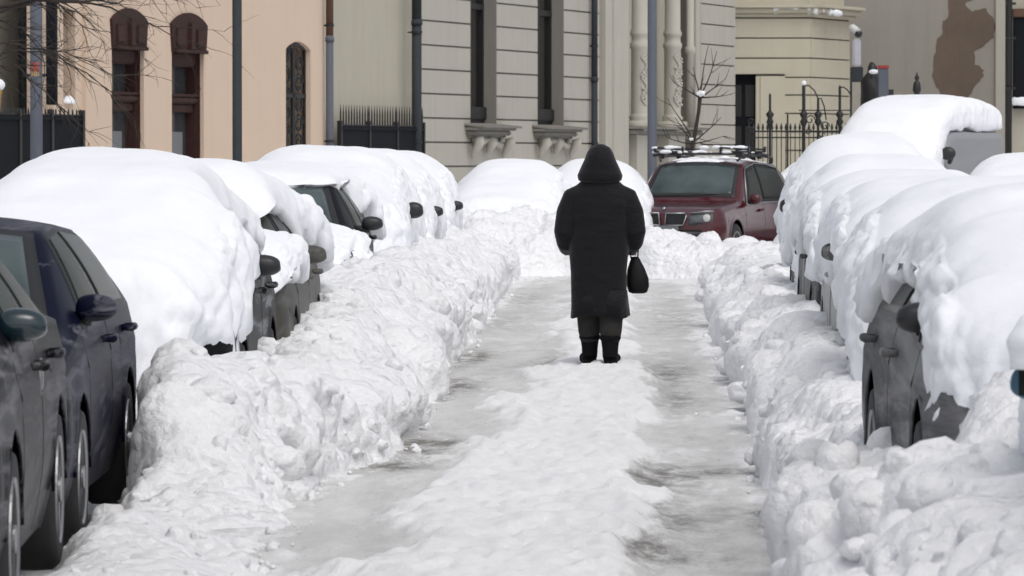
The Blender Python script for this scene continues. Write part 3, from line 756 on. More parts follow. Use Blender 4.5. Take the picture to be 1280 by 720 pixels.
c = Car(L=4.1, W=.88, H=1.50, kind='hatch', wheels=(.8, 3.3), r=.31)
r7 = place('parked_car', 'snow covered car with a narrow black mirror, second last of the left row', -2.27, 52.0, c, -1, 0)
c.build(r7, M['silver'], mirror_mat=M['black'])
snow_on(c, -.3, 4.3, [(-.4, .2), (.8, .36), (1.4, .30), (2.1, .2), (4, .2)], [(-.4, .2), (.3, .5), (1.3, .72), (1.7, .85), (4, .7)], [(0, 0), (4, 0)], r7, seed=8, grp=G_SNOW, end=.4, top=1.70,
        label='snow mantle on the second last car of the left row')
c = Car(L=4.1, W=.88, H=1.48, kind='hatch', wheels=(.8, 3.3), r=.31)
r8 = place('parked_car', 'snow covered car with a tiny dark mirror, last of the left row', -2.27, 58.3, c, -1, 0)
c.build(r8, M['silver'], mirror_mat=M['black'])
snow_on(c, -.3, 4.3, [(-.4, .2), (.8, .36), (1.4, .30), (2.1, .2), (4, .2)], [(-.4, .2), (.3, .5), (1.3, .72), (1.7, .85), (4, .7)], [(0, 0), (4, 0)], r8, seed=9, grp=G_SNOW, end=.4, top=1.69,
        label='snow mantle on the last car of the left row')
# ---- cars at the far end of the lane
c = Car(L=4.0, W=.80, H=1.42, kind='hatch', wheels=(.8, 3.2), r=.31)
r9 = place('parked_car', 'snow covered car at the end of the lane, left of the walking person', -1.15, 68.5, c, -1, R(-4))
c.build(r9, M['charcoal'])
snow_on(c, -.35, 4.2, [(-.4, .15), (.8, .30), (1.4, .26), (2.1, .18), (4, .18)], [(-.4, .25), (.3, .5), (1.3, .6), (4, .5)], [(-.4, 0), (4, 0)], r9, seed=21, grp=G_SNOW, end=.4, top=1.60,
        label='smooth snow mantle left of the walking person at the end of the lane')
c = Car(L=4.1, W=.86, H=1.44, kind='hatch', wheels=(.8, 3.3), r=.31)
r10 = place('parked_car', 'snow covered car directly beyond the walking person, beside the red estate car', .22, 72.3, c, -1, R(-2), -.09)
c.build(r10, M['silver'], mirror_mat=M['black'], mirror_fold=.2)
snow_on(c, -.35, 4.2, [(-.4, .15), (.8, .30), (1.4, .26), (2.1, .18), (4, .18)], [(-.4, .1), (4, .2)], [(-.4, 0), (4, 0)], r10, seed=23, grp=G_SNOW, end=.4, top=1.70,
        label='smooth snow mantle directly beyond the walking person')

# ---- right row
c = Car(L=4.1, W=.88, H=1.40, kind='hatch', wheels=(.8, 3.3), r=.31, belt=.86)
q0 = empty('parked_car', (1.32 + .88, 16.15, 0), math.pi); tag(q0, 'blue car cut by the right edge, only its blue mirror under a snow cap showing', 'car', G_CARS)
c.build(q0, M['blue'], mirror_mat=M['blue'])
snow_on(c, -.30, 4.3, [(-.4, .15), (.8, .34), (1.4, .30), (2.1, .22), (4, .2)], [(-.4, .1), (.6, .4), (1.3, .62), (4, .6)], [(0, 0), (4, 0)], q0, seed=31, grp=G_SNOW, end=.4, ext=.05,
        label='snow on the blue car at the right edge of the photo')
# snow cap on its mirror
V = []; bm = bmesh.new(); bmesh.ops.create_icosphere(bm, subdivisions=4, radius=1)
for v_ in bm.verts:
    c_ = v_.co; k = 1 + .08 * math.sin(c_.x * 5 + c_.y * 3) + .05 * math.sin(c_.z * 9)
    c_.x *= .105 * k; c_.y *= .09 * k; c_.z = c_.z * .125 * k if c_.z > -.5 else -.5 * .125
o = bm_obj('snow_tuft', bm, M['snow_smooth'], None, True); o.location = (1.255, 14.62, 1.045); tag(o, 'round cap of snow on the blue mirror at the right edge', 'snow', G_SNOW)
c = Car(L=4.3, W=.86, H=1.34, kind='hatch', wheels=(.8, 3.3), r=.33, belt=.92, arch=.07)
q1 = place('parked_car', 'grey car with dirty streaked doors, nearest whole car of the right row', 1.09, 17.2, c, 1, R(1.1))
c.build(q1, M['silver2'], mirror_mat=M['black'], mirror_fold=.13)
snow_on(c, -.45, 4.4, [(-.4, .25), (.8, .36), (1.4, .26), (2.1, .18), (4, .2)], [(0, 0), (4, 0)], [(-.4, .0), (.24, .0), (.36, .45), (.55, .84), (1.0, .92), (1.5, .96), (2.0, 1.03), (2.4, 1.02), (2.8, 1.0), (3.1, 1.03), (3.6, 1.0), (4.2, .94)], q1, seed=32, grp=G_SNOW, end=.45, top=1.53, ext=.0, front_in=.045,
        label='huge snow mantle on the nearest whole car of the right row')
c = Car(L=4.3, W=.87, H=1.36, kind='hatch', wheels=(.85, 3.5), r=.31, belt=.91)
q2 = place('parked_car', 'silver car buried nearly to its wheels, second whole car of the right row', 1.17, 23.9, c, 1, R(-1.2))
c.build(q2, M['silver'], mirror_mat=M['charcoal'], mirror_fold=.11)
snow_on(c, -.4, 4.5, [(-.4, .2), (.8, .30), (1.4, .24), (2.1, .18), (4, .2)], [(0, 0), (4, 0)], [(-.4, .1), (.25, .35), (.6, .72), (1.0, .80), (1.5, .84), (2.2, .84), (3.0, .74), (3.6, .82), (4.3, .7)], q2, seed=33, grp=G_SNOW, end=.4, top=1.52, ext=.04,
        label='snow mantle on the second whole car of the right row')
c = Car(L=4.3, W=.86, H=1.36, kind='hatch', wheels=(.85, 3.5), r=.31, belt=.93)
q3 = place('parked_car', 'pale silver car with a charcoal mirror, third whole car of the right row', 1.32, 29.6, c, 1)
c.build(q3, M['silver'], mirror_mat=M['charcoal'], mirror_fold=.07)
snow_on(c, -.4, 4.5, [(-.4, .2), (.8, .30), (1.4, .24), (2.1, .18), (4, .2)], [(0, 0), (4, 0)], [(-.4, .5), (.25, .72), (.6, .82), (1.0, .88), (1.5, .95), (2.2, .98), (3.0, .92), (3.6, .95), (4.3, .9)], q3, seed=43, grp=G_SNOW, end=.4, top=1.51, ext=.03,
        label='snow mantle over the pale silver third whole car of the right row')
c = Car(L=4.2, W=.86, H=1.36, kind='hatch', wheels=(.8, 3.4), r=.31)
q3b = place('parked_car', 'dark grey car with streaked doors, fourth whole car of the right row', 1.35, 35.2, c, 1)
c.build(q3b, M['charcoal'], mirror_mat=M['black'], mirror_fold=.17)
snow_on(c, -.4, 4.4, [(-.4, .2), (.8, .32), (1.4, .26), (2.1, .2), (4, .2)], [(0, 0), (4, 0)], [(-.4, .5), (.3, .75), (1.0, .9), (1.5, .95), (2.4, 1.0), (3.2, .95), (4.3, .95)], q3b, seed=44, grp=G_SNOW, end=.4, top=1.50, ext=.03,
        label='snow mantle on the fourth whole car of the right row, over dark grey doors')
c = Car(L=4.2, W=.84, H=1.45, kind='hatch', wheels=(.8, 3.4), r=.31)
q3c = place('parked_car', 'dark car almost wholly under snow, fifth whole car of the right row', 1.49, 41.3, c, 1)
c.build(q3c, M['charcoal'], mirror_mat=M['black'], mirror_fold=.18)
snow_on(c, -.4, 4.4, [(-.4, .2), (.8, .32), (1.4, .26), (2.1, .2), (4, .2)], [(0, 0), (4, 0)], [(-.4, .2), (.3, .5), (1.0, .65), (1.5, .75), (2.4, .8), (3.2, .75), (4.3, .75)], q3c, seed=34, grp=G_SNOW, end=.4, top=1.66, ext=.04,
        label='snow mantle on the fifth whole car of the right row, below the domed one')
c = Car(L=4.5, W=.85, H=1.64, kind='suv', wheels=(.85, 3.5), r=.34, belt=1.02, tumble=.2)
q4 = place('parked_car', 'tall black car under a domed snow mantle, last of the right row', 1.60, 48.6, c, 1, R(-1))
c.build(q4, M['black_paint'], mirror_mat=M['black'], mirror_fold=.08)
snow_on(c, -.4, 4.7, [(-.4, .2), (.8, .32), (1.4, .28), (2.1, .22), (4, .22)], [(0, 0), (4, 0)], [(-.4, .2), (.3, .5), (1.0, .8), (1.5, .85), (2.4, .95), (3.2, .85), (4.3, .75)], q4, seed=35, grp=G_SNOW, end=.4, top=1.88, ext=.05,
        label='tall domed snow mantle at the far end of the right row')
# far right
c = Car(L=4.2, W=.86, H=1.45, kind='hatch', wheels=(.8, 3.4), r=.31)
q5 = empty('parked_car', (4.72, 61, 0), R(-10)); tag(q5, 'brown car half cleared of snow behind the right row, below the beige wall', 'car', G_CARS)
c.build(q5, M['brown'])
snow_on(c, -.3, 4.3, [(-.4, .15), (.8, .32), (1.4, .26), (2.1, .2), (4, .2)], [(0, .9), (1.2, 1.1), (4, 1.1)], [(0, 0), (4, 0)], q5, seed=36, grp=G_SNOW, end=.4, top=1.68,
        label='snow on the brown car behind the right row')
c = Car(L=4.2, W=.86, H=1.38, kind='hatch', wheels=(.8, 3.4), r=.31)
q6 = empty('parked_car', (3.1, 84, 0), R(-6)); tag(q6, 'snow covered car half hidden behind the rear of the red estate car', 'car', G_CARS)
c.build(q6, M['silver'])
snow_on(c, -.3, 4.3, [(-.4, .15), (.8, .32), (1.4, .26), (2.1, .2), (4, .2)], [(0, .3), (4, .3)], [(0, 0), (4, 0)], q6, seed=37, grp=G_SNOW, end=.4, top=1.56,
        label='snow on the car half hidden behind the red estate car')
# van
c = Car(L=5.0, W=.98, H=2.20, kind='van', wheels=(.9, 4.0), r=.34, belt=1.15, tumble=.06)
vn = empty('parked_van', (3.86, 77, -.09), R(-19)); tag(vn, 'tall silver van with bare windowless side and snow on its roof and front', 'van', G_CARS)
c.build(vn, M['van_grey'], mirror_mat=M['black'])
o = snow_on(c, -.25, 5.06, [(-.4, .5), (.6, .8), (1.1, .62), (1.9, .38), (5, .38)], [(-.3, .2), (.7, .9), (1.1, 1.5), (1.3, 2.1), (1.45, 2.2), (5, 2.2)], [(0, .6), (1, .8), (5, 1.5)], vn, seed=38, grp=G_SNOW, end=.3, taper=.02, top=2.71, n=4.2, ext=-.01, lump=.05,
        jsc=.35, label='deep snow crust hanging over the roof edge and front of the silver van')

bm = bmesh.new(); bmesh.ops.create_icosphere(bm, subdivisions=3, radius=1, matrix=Matrix.Translation((1.00, .86, 1.76)) @ Matrix.Diagonal((.13, .08, .11, 1)))
tube(bm, [(.95, 1.15, 1.62), (1.03, .97, 1.70)], .04, 8); bm_obj('side_mirror', bm, M['black'], vn, True)

def dust(loc, r, label, seed):
    t = TPL[seed % 28] * np.array(r)
    o = mesh_obj('snow_tuft', (t + np.array(loc)).tolist(), ICOF.tolist(), M['snow_fine']); tag(o, label, 'snow')
dust(P(170, 22.9, 628), (.07, .09, .07), 'clod of snow fallen behind the rear wheel of the navy hatchback', 12)

# ------------------------------------------------------------------ the red estate car
c = Car(L=4.55, W=.925, H=1.73, kind='suv', wheels=(.86, 3.62), r=.36, belt=1.00, tumble=.20, sill=.26)
rs_ = empty('parked_car', (0.47, 73.0, -.12), R(-17)); tag(rs_, 'dark red estate car cleared of snow, facing the camera with a roof rack', 'car', G_CARS)
c.build(rs_, M['red'], mirror_mat=M['red'])
for sd_ in (1, -1):
    bm = bmesh.new(); box(bm, (sd_ * .60, -.01, .80), (.36, .06, .17), bev=.02)
    for v_ in bm.verts: v_.co.y += .16 * max(0, (abs(v_.co.x) - .5)) ; v_.co.z += .10 * (abs(v_.co.x) - .6)
    bm_obj('headlight', bm, M['lamp_dark'], rs_, True)
    bm = bmesh.new(); tube(bm, [(sd_ * .43, -.03, .885), (sd_ * .62, -.02, .905), (sd_ * .80, .01, .915)], .016, 6); bm_obj('headlight_trim', bm, M['chrome'], rs_, True)
    bm = bmesh.new(); lathe(bm, [(.06, 0), (.05, -.012), (.001, -.014)], 'z', (0, 0, 0), 20)
    bmesh.ops.rotate(bm, verts=bm.verts, matrix=Matrix.Rotation(R(-90), 3, 'X')); bmesh.ops.translate(bm, verts=bm.verts, vec=(sd_ * .70, -.030, .81)); bm_obj('headlight_lens', bm, M['lamp_lens'], rs_, True)
    # paired grilles with chrome surround
    gp = [(.04, .70), (.06, .885), (.36, .885), (.385, .84), (.33, .70)]
    bm = bmesh.new(); tube(bm, [(sd_ * x, -.035, z) for x, z in gp + gp[:1]], .015, 6); bm_obj('grille_surround', bm, M['chrome'], rs_, True)
    bm = bmesh.new(); vs_ = [bm.verts.new((sd_ * x, -.02, z)) for x, z in gp]; f_ = bm.faces.new(vs_); ex = bmesh.ops.extrude_face_region(bm, geom=[f_]); bmesh.ops.translate(bm, vec=(0, .06, 0), verts=[g for g in ex['geom'] if isinstance(g, bmesh.types.BMVert)])
    for k in range(7): box(bm, (sd_ * (.08 + k * .042), -.024, .79), (.008, .012, .17))
    bm_obj('grille', bm, M['trim'], rs_)
bm = bmesh.new(); box(bm, (0, -.03, .56), (1.3, .06, .14), bev=.03); bm_obj('lower_grille', bm, M['black'], rs_, True)
bm = bmesh.new(); box(bm, (0, -.04, .64), (.52, .012, .11), bev=.004); bm_obj('number_plate', bm, M['lamp_dark'], rs_)
# round badge on the bonnet edge
for nm, r_, y_, m_ in (('badge', .041, .0, 'trim'), ('badge_ring', .030, -.004, 'chrome')):
    bm = bmesh.new(); lathe(bm, [(r_, 0), (r_, .008), (.001, .010)], 'z', (0, 0, 0), 20)
    bmesh.ops.rotate(bm, verts=bm.verts, matrix=Matrix.Rotation(R(62), 3, 'X')); bmesh.ops.translate(bm, verts=bm.verts, vec=(0, .045 + y_, .955)); bm_obj(nm, bm, M[m_], rs_, True)
bm = bmesh.new(); tube(bm, [(-.62, 1.36, 1.135), (-.1, 1.34, 1.15), (.25, 1.38, 1.165), (.5, 1.46, 1.17)], .012, 6); bm_obj('wiper', bm, M['black'], rs_)
# chrome line round the side glass
for sd_ in (1, -1):
    pts = [c.S(np.array(y), np.array(v_)) for y, v_ in [(1.55, 1.02), (2.0, 1.95), (2.6, 1.97), (3.3, 1.97), (3.85, 1.93), (4.12, 1.02), (3.3, 1.0), (2.4, 1.0), (1.55, 1.02)]]
    bm = bmesh.new(); tube(bm, [(sd_ * (p_[0] + .012), p_[1], p_[2]) for p_ in pts], .012, 6); bm_obj('window_chrome', bm, M['chrome'], rs_, True)
    bm = bmesh.new(); tube(bm, [(sd_ * .62, 1.95, 1.67), (sd_ * .66, 2.05, 1.735), (sd_ * .67, 3.0, 1.755), (sd_ * .66, 3.85, 1.72), (sd_ * .63, 3.95, 1.65)], .018, 8); bm_obj('roof_rail', bm, M['black'], rs_, True)
for y_ in (2.15, 3.1):
    bm = bmesh.new(); tube(bm, [(-.80, y_, 1.755), (-.6, y_, 1.785), (.6, y_, 1.785), (.80, y_, 1.755)], [.025, .02, .02, .025], 8)
    for s_ in (-1, 1):
        box(bm, (s_ * .66, y_, 1.75), (.07, .10, .09), bev=.01)
    bm_obj('cross_bar', bm, M['black'], rs_, True)
# ski holders: jaws on each bar
for y_ in (2.15, 3.1):
    for s_ in (-.55, .52):
        bm = bmesh.new(); box(bm, (s_, y_, 1.815), (.46, .05, .03), bev=.008); box(bm, (s_, y_, 1.865), (.48, .05, .028), Matrix.Rotation(R(4), 4, 'Y'), bev=.008); box(bm, (s_ - .22, y_, 1.84), (.04, .06, .08), bev=.008); box(bm, (s_ + .23, y_, 1.85), (.03, .07, .10), bev=.008)
        bm_obj('ski_holder', bm, M['black'], rs_)
# snow on roof and rack
V, F = [], []
X, Y = np.meshgrid(np.arange(-.66, .67, .02), np.arange(1.98, 4.1, .03)); q = np.stack([X.ravel(), Y.ravel(), 0 * X.ravel()], 1)
edge = np.minimum(sstep(0, .08, .66 - np.abs(q[:, 0])), sstep(0, .1, np.minimum(q[:, 1] - 1.98, 4.1 - q[:, 1])))
hz = np.interp(q[:, 1], c.ys, c.zt) - .10 * (np.abs(q[:, 0]) / .68) ** 2.4 + edge * (.022 + .03 * fbm(q * 4, 3, 7)) - .012
o = mesh_obj('snow_cover', np.stack([q[:, 0], q[:, 1], hz], 1).tolist(), grid_faces(*X.shape), M['snow_fine']); o.location = rs_.location; o.rotation_euler = rs_.rotation_euler
mod = o.modifiers.new('s', 'SOLIDIFY'); mod.thickness = .03; mod.offset = -1
tag(o, 'thin crust of snow on the roof of the dark red estate car', 'snow', G_SNOW)
rk = np.random.RandomState(9); bm = bmesh.new()
for k in range(46):
    y_ = rk.choice([2.15, 3.1]) + rk.normal(0, .03); x_ = rk.uniform(-.8, .78); r_ = rk.uniform(.018, .05)
    mm_ = Matrix.Translation((x_, y_, 1.80 + rk.choice([0, .07]) + r_ * .3)) @ Matrix.Diagonal((r_ * rk.uniform(1.2, 2.6), r_, r_ * .7, 1))
    bmesh.ops.create_icosphere(bm, subdivisions=2, radius=1, matrix=mm_)
o = bm_obj('rack_snow', bm, M['snow_fine'], None, True); o.location = rs_.location; o.rotation_euler = rs_.rotation_euler
tag(o, 'broken crumbs of snow caught in the ski holders on the roof rack', 'snow', G_SNOW)

# ------------------------------------------------------------------ facades along the far left side of the square
FD = Vector((0.274, 0.9617, 0)).normalized(); FN = Vector((FD.y, -FD.x, 0)); F0 = Vector((-9.1 - .285 * 5, 80, 0))
def tx(px, off=0.0):
    """distance along the facade line at which picture column px is met, for a plane off metres proud"""
    k = (px - VX) / FPX; o = F0 + FN * off
    return (k * o.y - o.x) / (FD.x - k * FD.y)
def hz_(py, t, off=0.0):
    y = (F0 + FD * t + FN * off).y; return CH + (VY - py) * y / FPX
FROT = Matrix(((FD.x, -FN.x, 0, 0), (FD.y, -FN.y, 0, 0), (0, 0, 1, 0), (0, 0, 0, 1)))   # local x along facade, local -y outwards
def fempty(name, t, off=0.0):
    o = empty(name, F0 + FD * t + FN * off); o.rotation_euler = FROT.to_euler(); return o
# all facade meshes are written in the local frame of an empty at t0: x = t - t0, y = depth inwards, z = height

def wall_holes(bm, x0, x1, z0, z1, holes, depth=.38, yf=0.0, thick=.5):
    """front skin with openings (x0,x1,z0,z1,arch) and their reveals; a solid slab"""
    xs = sorted({x0, x1, *[h[0] for h in holes], *[h[1] for h in holes]}); zs = sorted({z0, z1, *[h[2] for h in holes], *[h[3] for h in holes]})
    for a, b_ in zip(xs, xs[1:]):
        for c_, d_ in zip(zs, zs[1:]):
            if any(h[0] <= a + 1e-6 and b_ <= h[1] + 1e-6 and h[2] <= c_ + 1e-6 and d_ <= h[3] + 1e-6 for h in holes): continue
            bm.faces.new([bm.verts.new(p) for p in ((a, yf, c_), (b_, yf, c_), (b_, yf, d_), (a, yf, d_))])
    for h in holes:
        a, b_, c_, d_ = h[:4]; ar = h[4] if len(h) > 4 else 0
        loop = [(a, c_), (b_, c_), (b_, d_ - ar)]
        top = []
        if ar:
            n_ = 14
            for k in range(n_ + 1):
                t = k / n_; x = b_ + (a - b_) * t; top.append((x, d_ - ar + ar * math.sin(math.pi * t) ** .8 if 0 < t < 1 else d_ - ar))
            loop = [(a, c_), (b_, c_)] + top
            for p, q_ in zip(top, top[1:]):
                bm.faces.new([bm.verts.new(r_) for r_ in ((p[0], yf, p[1]), (q_[0], yf, q_[1]), (q_[0], yf, d_), (p[0], yf, d_))])
        else: loop = [(a, c_), (b_, c_), (b_, d_), (a, d_)]
        for p, q_ in zip(loop, loop[1:] + loop[:1]):
            bm.faces.new([bm.verts.new(r_) for r_ in ((p[0], yf, p[1]), (q_[0], yf, q_[1]), (q_[0], yf + depth, q_[1]), (p[0], yf + depth, p[1]))])
    # sides, top and back
    yb = yf + thick
    for quad in (((x0, yf, z0), (x0, yb, z0), (x0, yb, z1), (x0, yf, z1)), ((x1, yf, z0), (x1, yb, z0), (x1, yb, z1), (x1, yf, z1)), ((x0, yf, z1), (x1, yf, z1), (x1, yb, z1), (x0, yb, z1)), ((x0, yb, z0), (x1, yb, z0), (x1, yb, z1), (x0, yb, z1))):
        bm.faces.new([bm.verts.new(p) for p in quad])

M['salmon'] = stained('salmon_plaster', (0.62, 0.49, 0.385), .06, streak=.3, dark=(.50, .39, .30))
M['grey_stone'] = stained('grey_render', (0.42, 0.40, 0.355), .09, streak=.45, dark=(.32, .30, .255))
M['grey_stone_light'] = stained('pale_grey_render', (0.45, 0.43, 0.38), .09, streak=.3)
M['court'] = stained('yellowed_render', (0.42, 0.395, 0.325), .12, streak=.4, dark=(.34, .28, .2))
M['cream'] = stained('cream_render', (0.50, 0.465, 0.37), .07, streak=.25, dark=(.38, .34, .26))
M['drab'] = stained('drab_render', (0.31, 0.29, 0.255), .12, streak=.3)
M['brownwood'] = plain('dark_red_wood', (0.040, 0.018, 0.015), .7, spec=.25, var=.4, scale=8)
M['darkgroove'] = plain('dark_joint_base', (0.17, 0.16, 0.14), .9)  # darker base wall that shows in the joints between the courses
M['iron'] = plain('black_iron', (0.012, 0.012, 0.013), .5, var=.3, scale=20)
M['sheet'] = plain('black_sheet_metal', (0.009, 0.010, 0.013), .8, spec=.15, var=.3, scale=4)
M['pole_blue'] = plain('blue_grey_pole', (0.105, 0.115, 0.14), .7, spec=.2, var=.25, scale=7, stretch=(1, 1, .3))
M['pole_dark'] = plain('dark_grey_pole', (0.035, 0.04, 0.045), .7, spec=.2, var=.25, scale=7)
M['pane'] = plain('window_pane', (0.05, 0.055, 0.06), .10, spec=1.0, var=.4, scale=1.2)
M['pane_dark'] = plain('dark_pane', (0.014, 0.013, 0.012), .15, spec=.6, var=.5, scale=2)
M['curtain'] = plain('net_curtain', (0.17, 0.18, 0.19), .9, var=.12, scale=3, stretch=(3, 3, .3))
M['rust'] = plain('rusty_brown_pipe', (0.10, 0.05, 0.03), .7, var=.35, scale=6)
M['stone_sill'] = stained('stone_trim', (0.23, 0.22, 0.20), .12, streak=.4)
M['bark'] = plain('bark', (0.035, 0.028, 0.024), .9, var=.4, scale=12)
TOP = 9.0

# --- salmon building
t0, t1 = tx(66), tx(405)
b_s = fempty('salmon_building', t0); tag(b_s, 'salmon pink plastered house with tall dark red arched windows at the upper left', 'building')
holes = []
def opening(pxa, pxb, py_top, h_bot, arch):
    a, b_ = tx(pxa) - t0, tx(pxb) - t0; zt = hz_(py_top, (a + b_) / 2 + t0)
    return (a, b_, h_bot, zt, arch)
w1 = opening(139, 179, 10, 1.25, .22); w2 = opening(214, 254, 16, 1.25, .22); w3 = opening(357, 388, 52, 1.1, .16); w0 = opening(78, 93, 12, 2.55, 0)
holes = [w0, w1, w2, w3]
bm = bmesh.new(); wall_holes(bm, 0, t1 - t0, -.3, TOP, holes, depth=.34); bm_obj('wall', bm, M['salmon'], b_s)
def arched_window(par, h):
    a, b_, c_, d_, ar = h; w_ = b_ - a; cx_ = (a + b_) / 2
    arcf = lambda xa, xb, z0, n_=12: [(xb + (xa - xb) * k / n_, z0 + ar * math.sin(math.pi * k / n_) ** .8 if 0 < k < n_ else z0) for k in range(n_ + 1)]
    # deep brown frame: jamb linings, set back from the plaster edge
    bm = bmesh.new()
    box(bm, (b_ - .05, .24, (c_ + d_ - ar) / 2), (.10, .24, d_ - ar - c_ + .1), bev=.008); box(bm, (a + .05, .24, (c_ + d_ - ar) / 2), (.10, .24, d_ - ar - c_ + .1), bev=.008)
    box(bm, (b_ - .02, .10, (c_ + d_ - ar) / 2), (.045, .06, d_ - ar - c_ + .1)); box(bm, (cx_, .24, c_ + .06), (w_ - .1, .24, .14), bev=.01)
    fo = bm_obj('window', bm, M['brownwood'], par)
    # flared carved head, proud of the plaster
    ph = .52; z0 = d_ - ar - ph
    bm = bmesh.new()
    pts = [(a - .02, z0), (b_ + .02, z0), (b_ + .10, d_ - ar)] + arcf(a - .10, b_ + .10, d_ - ar)[1:-1] + [(a - .10, d_ - ar)]
    vs_ = [bm.verts.new((x, -.05, z)) for x, z in pts]; f_ = bm.faces.new(vs_); ex = bmesh.ops.extrude_face_region(bm, geom=[f_]); bmesh.ops.translate(bm, vec=(0, .30, 0), verts=[g for g in ex['geom'] if isinstance(g, bmesh.types.BMVert)])
    box(bm, (cx_, -.06, z0 + .03), (w_ - .02, .10, .07), bev=.015); box(bm, (cx_, -.07, z0 + .30), (.20, .09, .50), bev=.02)
    for k in (-1, 1): box(bm, (cx_ + k * w_ * .32, -.06, z0 + .28), (w_ * .26, .06, .32), bev=.02)
    bm_obj('window_head', bm, M['brownwood'], fo)
    bm = bmesh.new(); box(bm, (cx_, .22, z0 - .12), (w_ - .06, .18, .26), bev=.03); zt = c_ + (z0 - c_) * .62
    box(bm, (cx_, .20, zt), (w_ - .08, .22, .13), bev=.03); box(bm, (cx_, .24, zt - .15), (w_ - .08, .14, .16), bev=.02); box(bm, (cx_, .18, zt + .09), (w_ - .08, .2, .05), bev=.01)
    bm_obj('transom', bm, M['brownwood'], fo)
    bm = bmesh.new()
    for za, zb_ in ((c_ + .12, zt - .22), (zt + .1, z0 - .24)): box(bm, (cx_, .33, (za + zb_) / 2), (w_ - .16, .012, zb_ - za))
    bm_obj('pane', bm, M['pane'], fo)
    bm = bmesh.new(); hc = (zt - c_) * .50; box(bm, (cx_ - .1, .318, c_ + .12 + hc / 2), (w_ - .36, .008, hc)); bm_obj('curtain', bm, M['curtain'], fo)
arched_window(b_s, w1); arched_window(b_s, w2)
bm = bmesh.new(); box(bm, ((w0[0] + w0[1]) / 2, .30, (w0[2] + w0[3]) / 2), (w0[1] - w0[0], .04, w0[3] - w0[2])); o = bm_obj('window', bm, M['brownwood'], b_s)
bm = bmesh.new(); box(bm, ((w0[0] + w0[1]) / 2, .27, (w0[2] + w0[3]) / 2), (.5, .02, w0[3] - w0[2] - .2)); bm_obj('pane', bm, M['pane_dark'], o)
# grilled arched opening: iron scrolls over an ochre pane
a, b_, c_, d_, ar = w3
bm = bmesh.new(); box(bm, ((a + b_) / 2, .26, (c_ + d_) / 2), (b_ - a, .03, d_ - c_)); 
M['ochre_pane'] = plain('ochre_pane', (0.20, 0.15, 0.11), .5, var=.7, scale=3)
gw = bm_obj('window', bm, M['ochre_pane'], b_s)
bm = bmesh.new(); w_ = b_ - a
for x in (a + .04, (a + b_) / 2 - .02, (a + b_) / 2 + .06, b_ - .04): box(bm, (x, .12, (c_ + d_ - ar) / 2), (.06, .05, d_ - ar - c_ + .06))
box(bm, ((a + b_) / 2, .12, d_ - ar - .9), (w_, .05, .08)); box(bm, ((a + b_) / 2, .12, c_ + .6), (w_, .05, .08))
arc = [(a + .04 + (w_ - .08) * k / 12, .12, d_ - ar + (ar - .04) * math.sin(math.pi * k / 12) ** .8 if 0 < k < 12 else d_ - ar) for k in range(13)]
tube(bm, arc, .035, 6)
rg = random.Random(4)
for half_ in (0, 1):
    xa = a + .07 + half_ * (w_ / 2); xb = xa + w_ / 2 - .14; z = c_ + .05; s_ = 1
    while z < d_ - ar - .1:
        r_ = (xb - xa) * .42; hgt = rg.uniform(.34, .5)
        cx_ = (xa + xb) / 2
        pts = [(cx_ + s_ * r_ * math.cos(t * .35) * (1 - t * .02), .12, z + hgt / 2 + hgt / 2 * math.sin(t * .35) * (1 - t * .02)) for t in range(0, 22)]
        tube(bm, pts, .022, 5); pts = [(cx_ - s_ * r_ * .5 * math.cos(t * .4) , .12, z + hgt * .5 + hgt * .25 * math.sin(t * .4)) for t in range(0, 14)]
        tube(bm, pts, .018, 5); z += hgt; s_ = -s_
bm_obj('window_grille', bm, M['iron'], gw)
# pilaster strip and base
bm = bmesh.new(); xp = tx(108) - t0; box(bm, (xp, -.03, TOP / 2), (.45, .08, TOP), bev=.01); bm_obj('pilaster', bm, M['salmon'], b_s)
# crack on the wall: thin dark fissure
o = mesh_obj('snow_ledge', *(lambda: ([], []))(), None) if False else None
bm = bmesh.new(); bmesh.ops.create_icosphere(bm, subdivisions=3, radius=1)
for v_ in bm.verts: v_.co = Vector((v_.co.x * .20, v_.co.y * .11, max(v_.co.z, -.15) * (.13 - .06 * abs(v_.co.x))))
o = bm_obj('snow_tuft', bm, M['snow_fine'], None, True); o.location = F0 + FD * tx(84) + FN * .0 + Vector((0, 0, w0[2])); o.rotation_euler = FROT.to_euler(); tag(o, 'small heap of snow on the sill of the narrow left window', 'snow')
# dull wall left of it, set back
tl = tx(-60, -1.2); b0 = fempty('grey_house', tl, -1.2); tag(b0, 'dull grey house wall behind bare branches at the left edge', 'building')
bm = bmesh.new(); ll = tx(64, -1.2) - tl + .9; wall_holes(bm, 0, ll, -.3, TOP, [(ll - 6.8, ll - 5.4, 1.4, 6.0)]); bm_obj('wall', bm, M['drab'], b0)
bm = bmesh.new(); box(bm, (ll - 6.1, .3, 3.7), (1.4, .04, 4.6)); bm_obj('window', bm, M['pane_dark'], b0)
# hanging vertical sign seen edge on, ending above the gate
ts = tx(67, .55); sg = fempty('hanging_sign', ts, .0); tag(sg, 'tall black blade sign standing out from the wall, ending above the black gate', 'sign')
zb_ = hz_(131, ts, .5)
bm = bmesh.new(); box(bm, (0, -.50, (zb_ + 7.2) / 2), (.12, .17, 7.2 - zb_), bev=.01); bm_obj('sign_panel', bm, M['sheet'], sg)
for z_ in (zb_ + .5, 4.6, 6.6):
    bm = bmesh.new(); box(bm, (0, -.20, z_), (.05, .44, .05)); bm_obj('bracket', bm, M['iron'], sg)

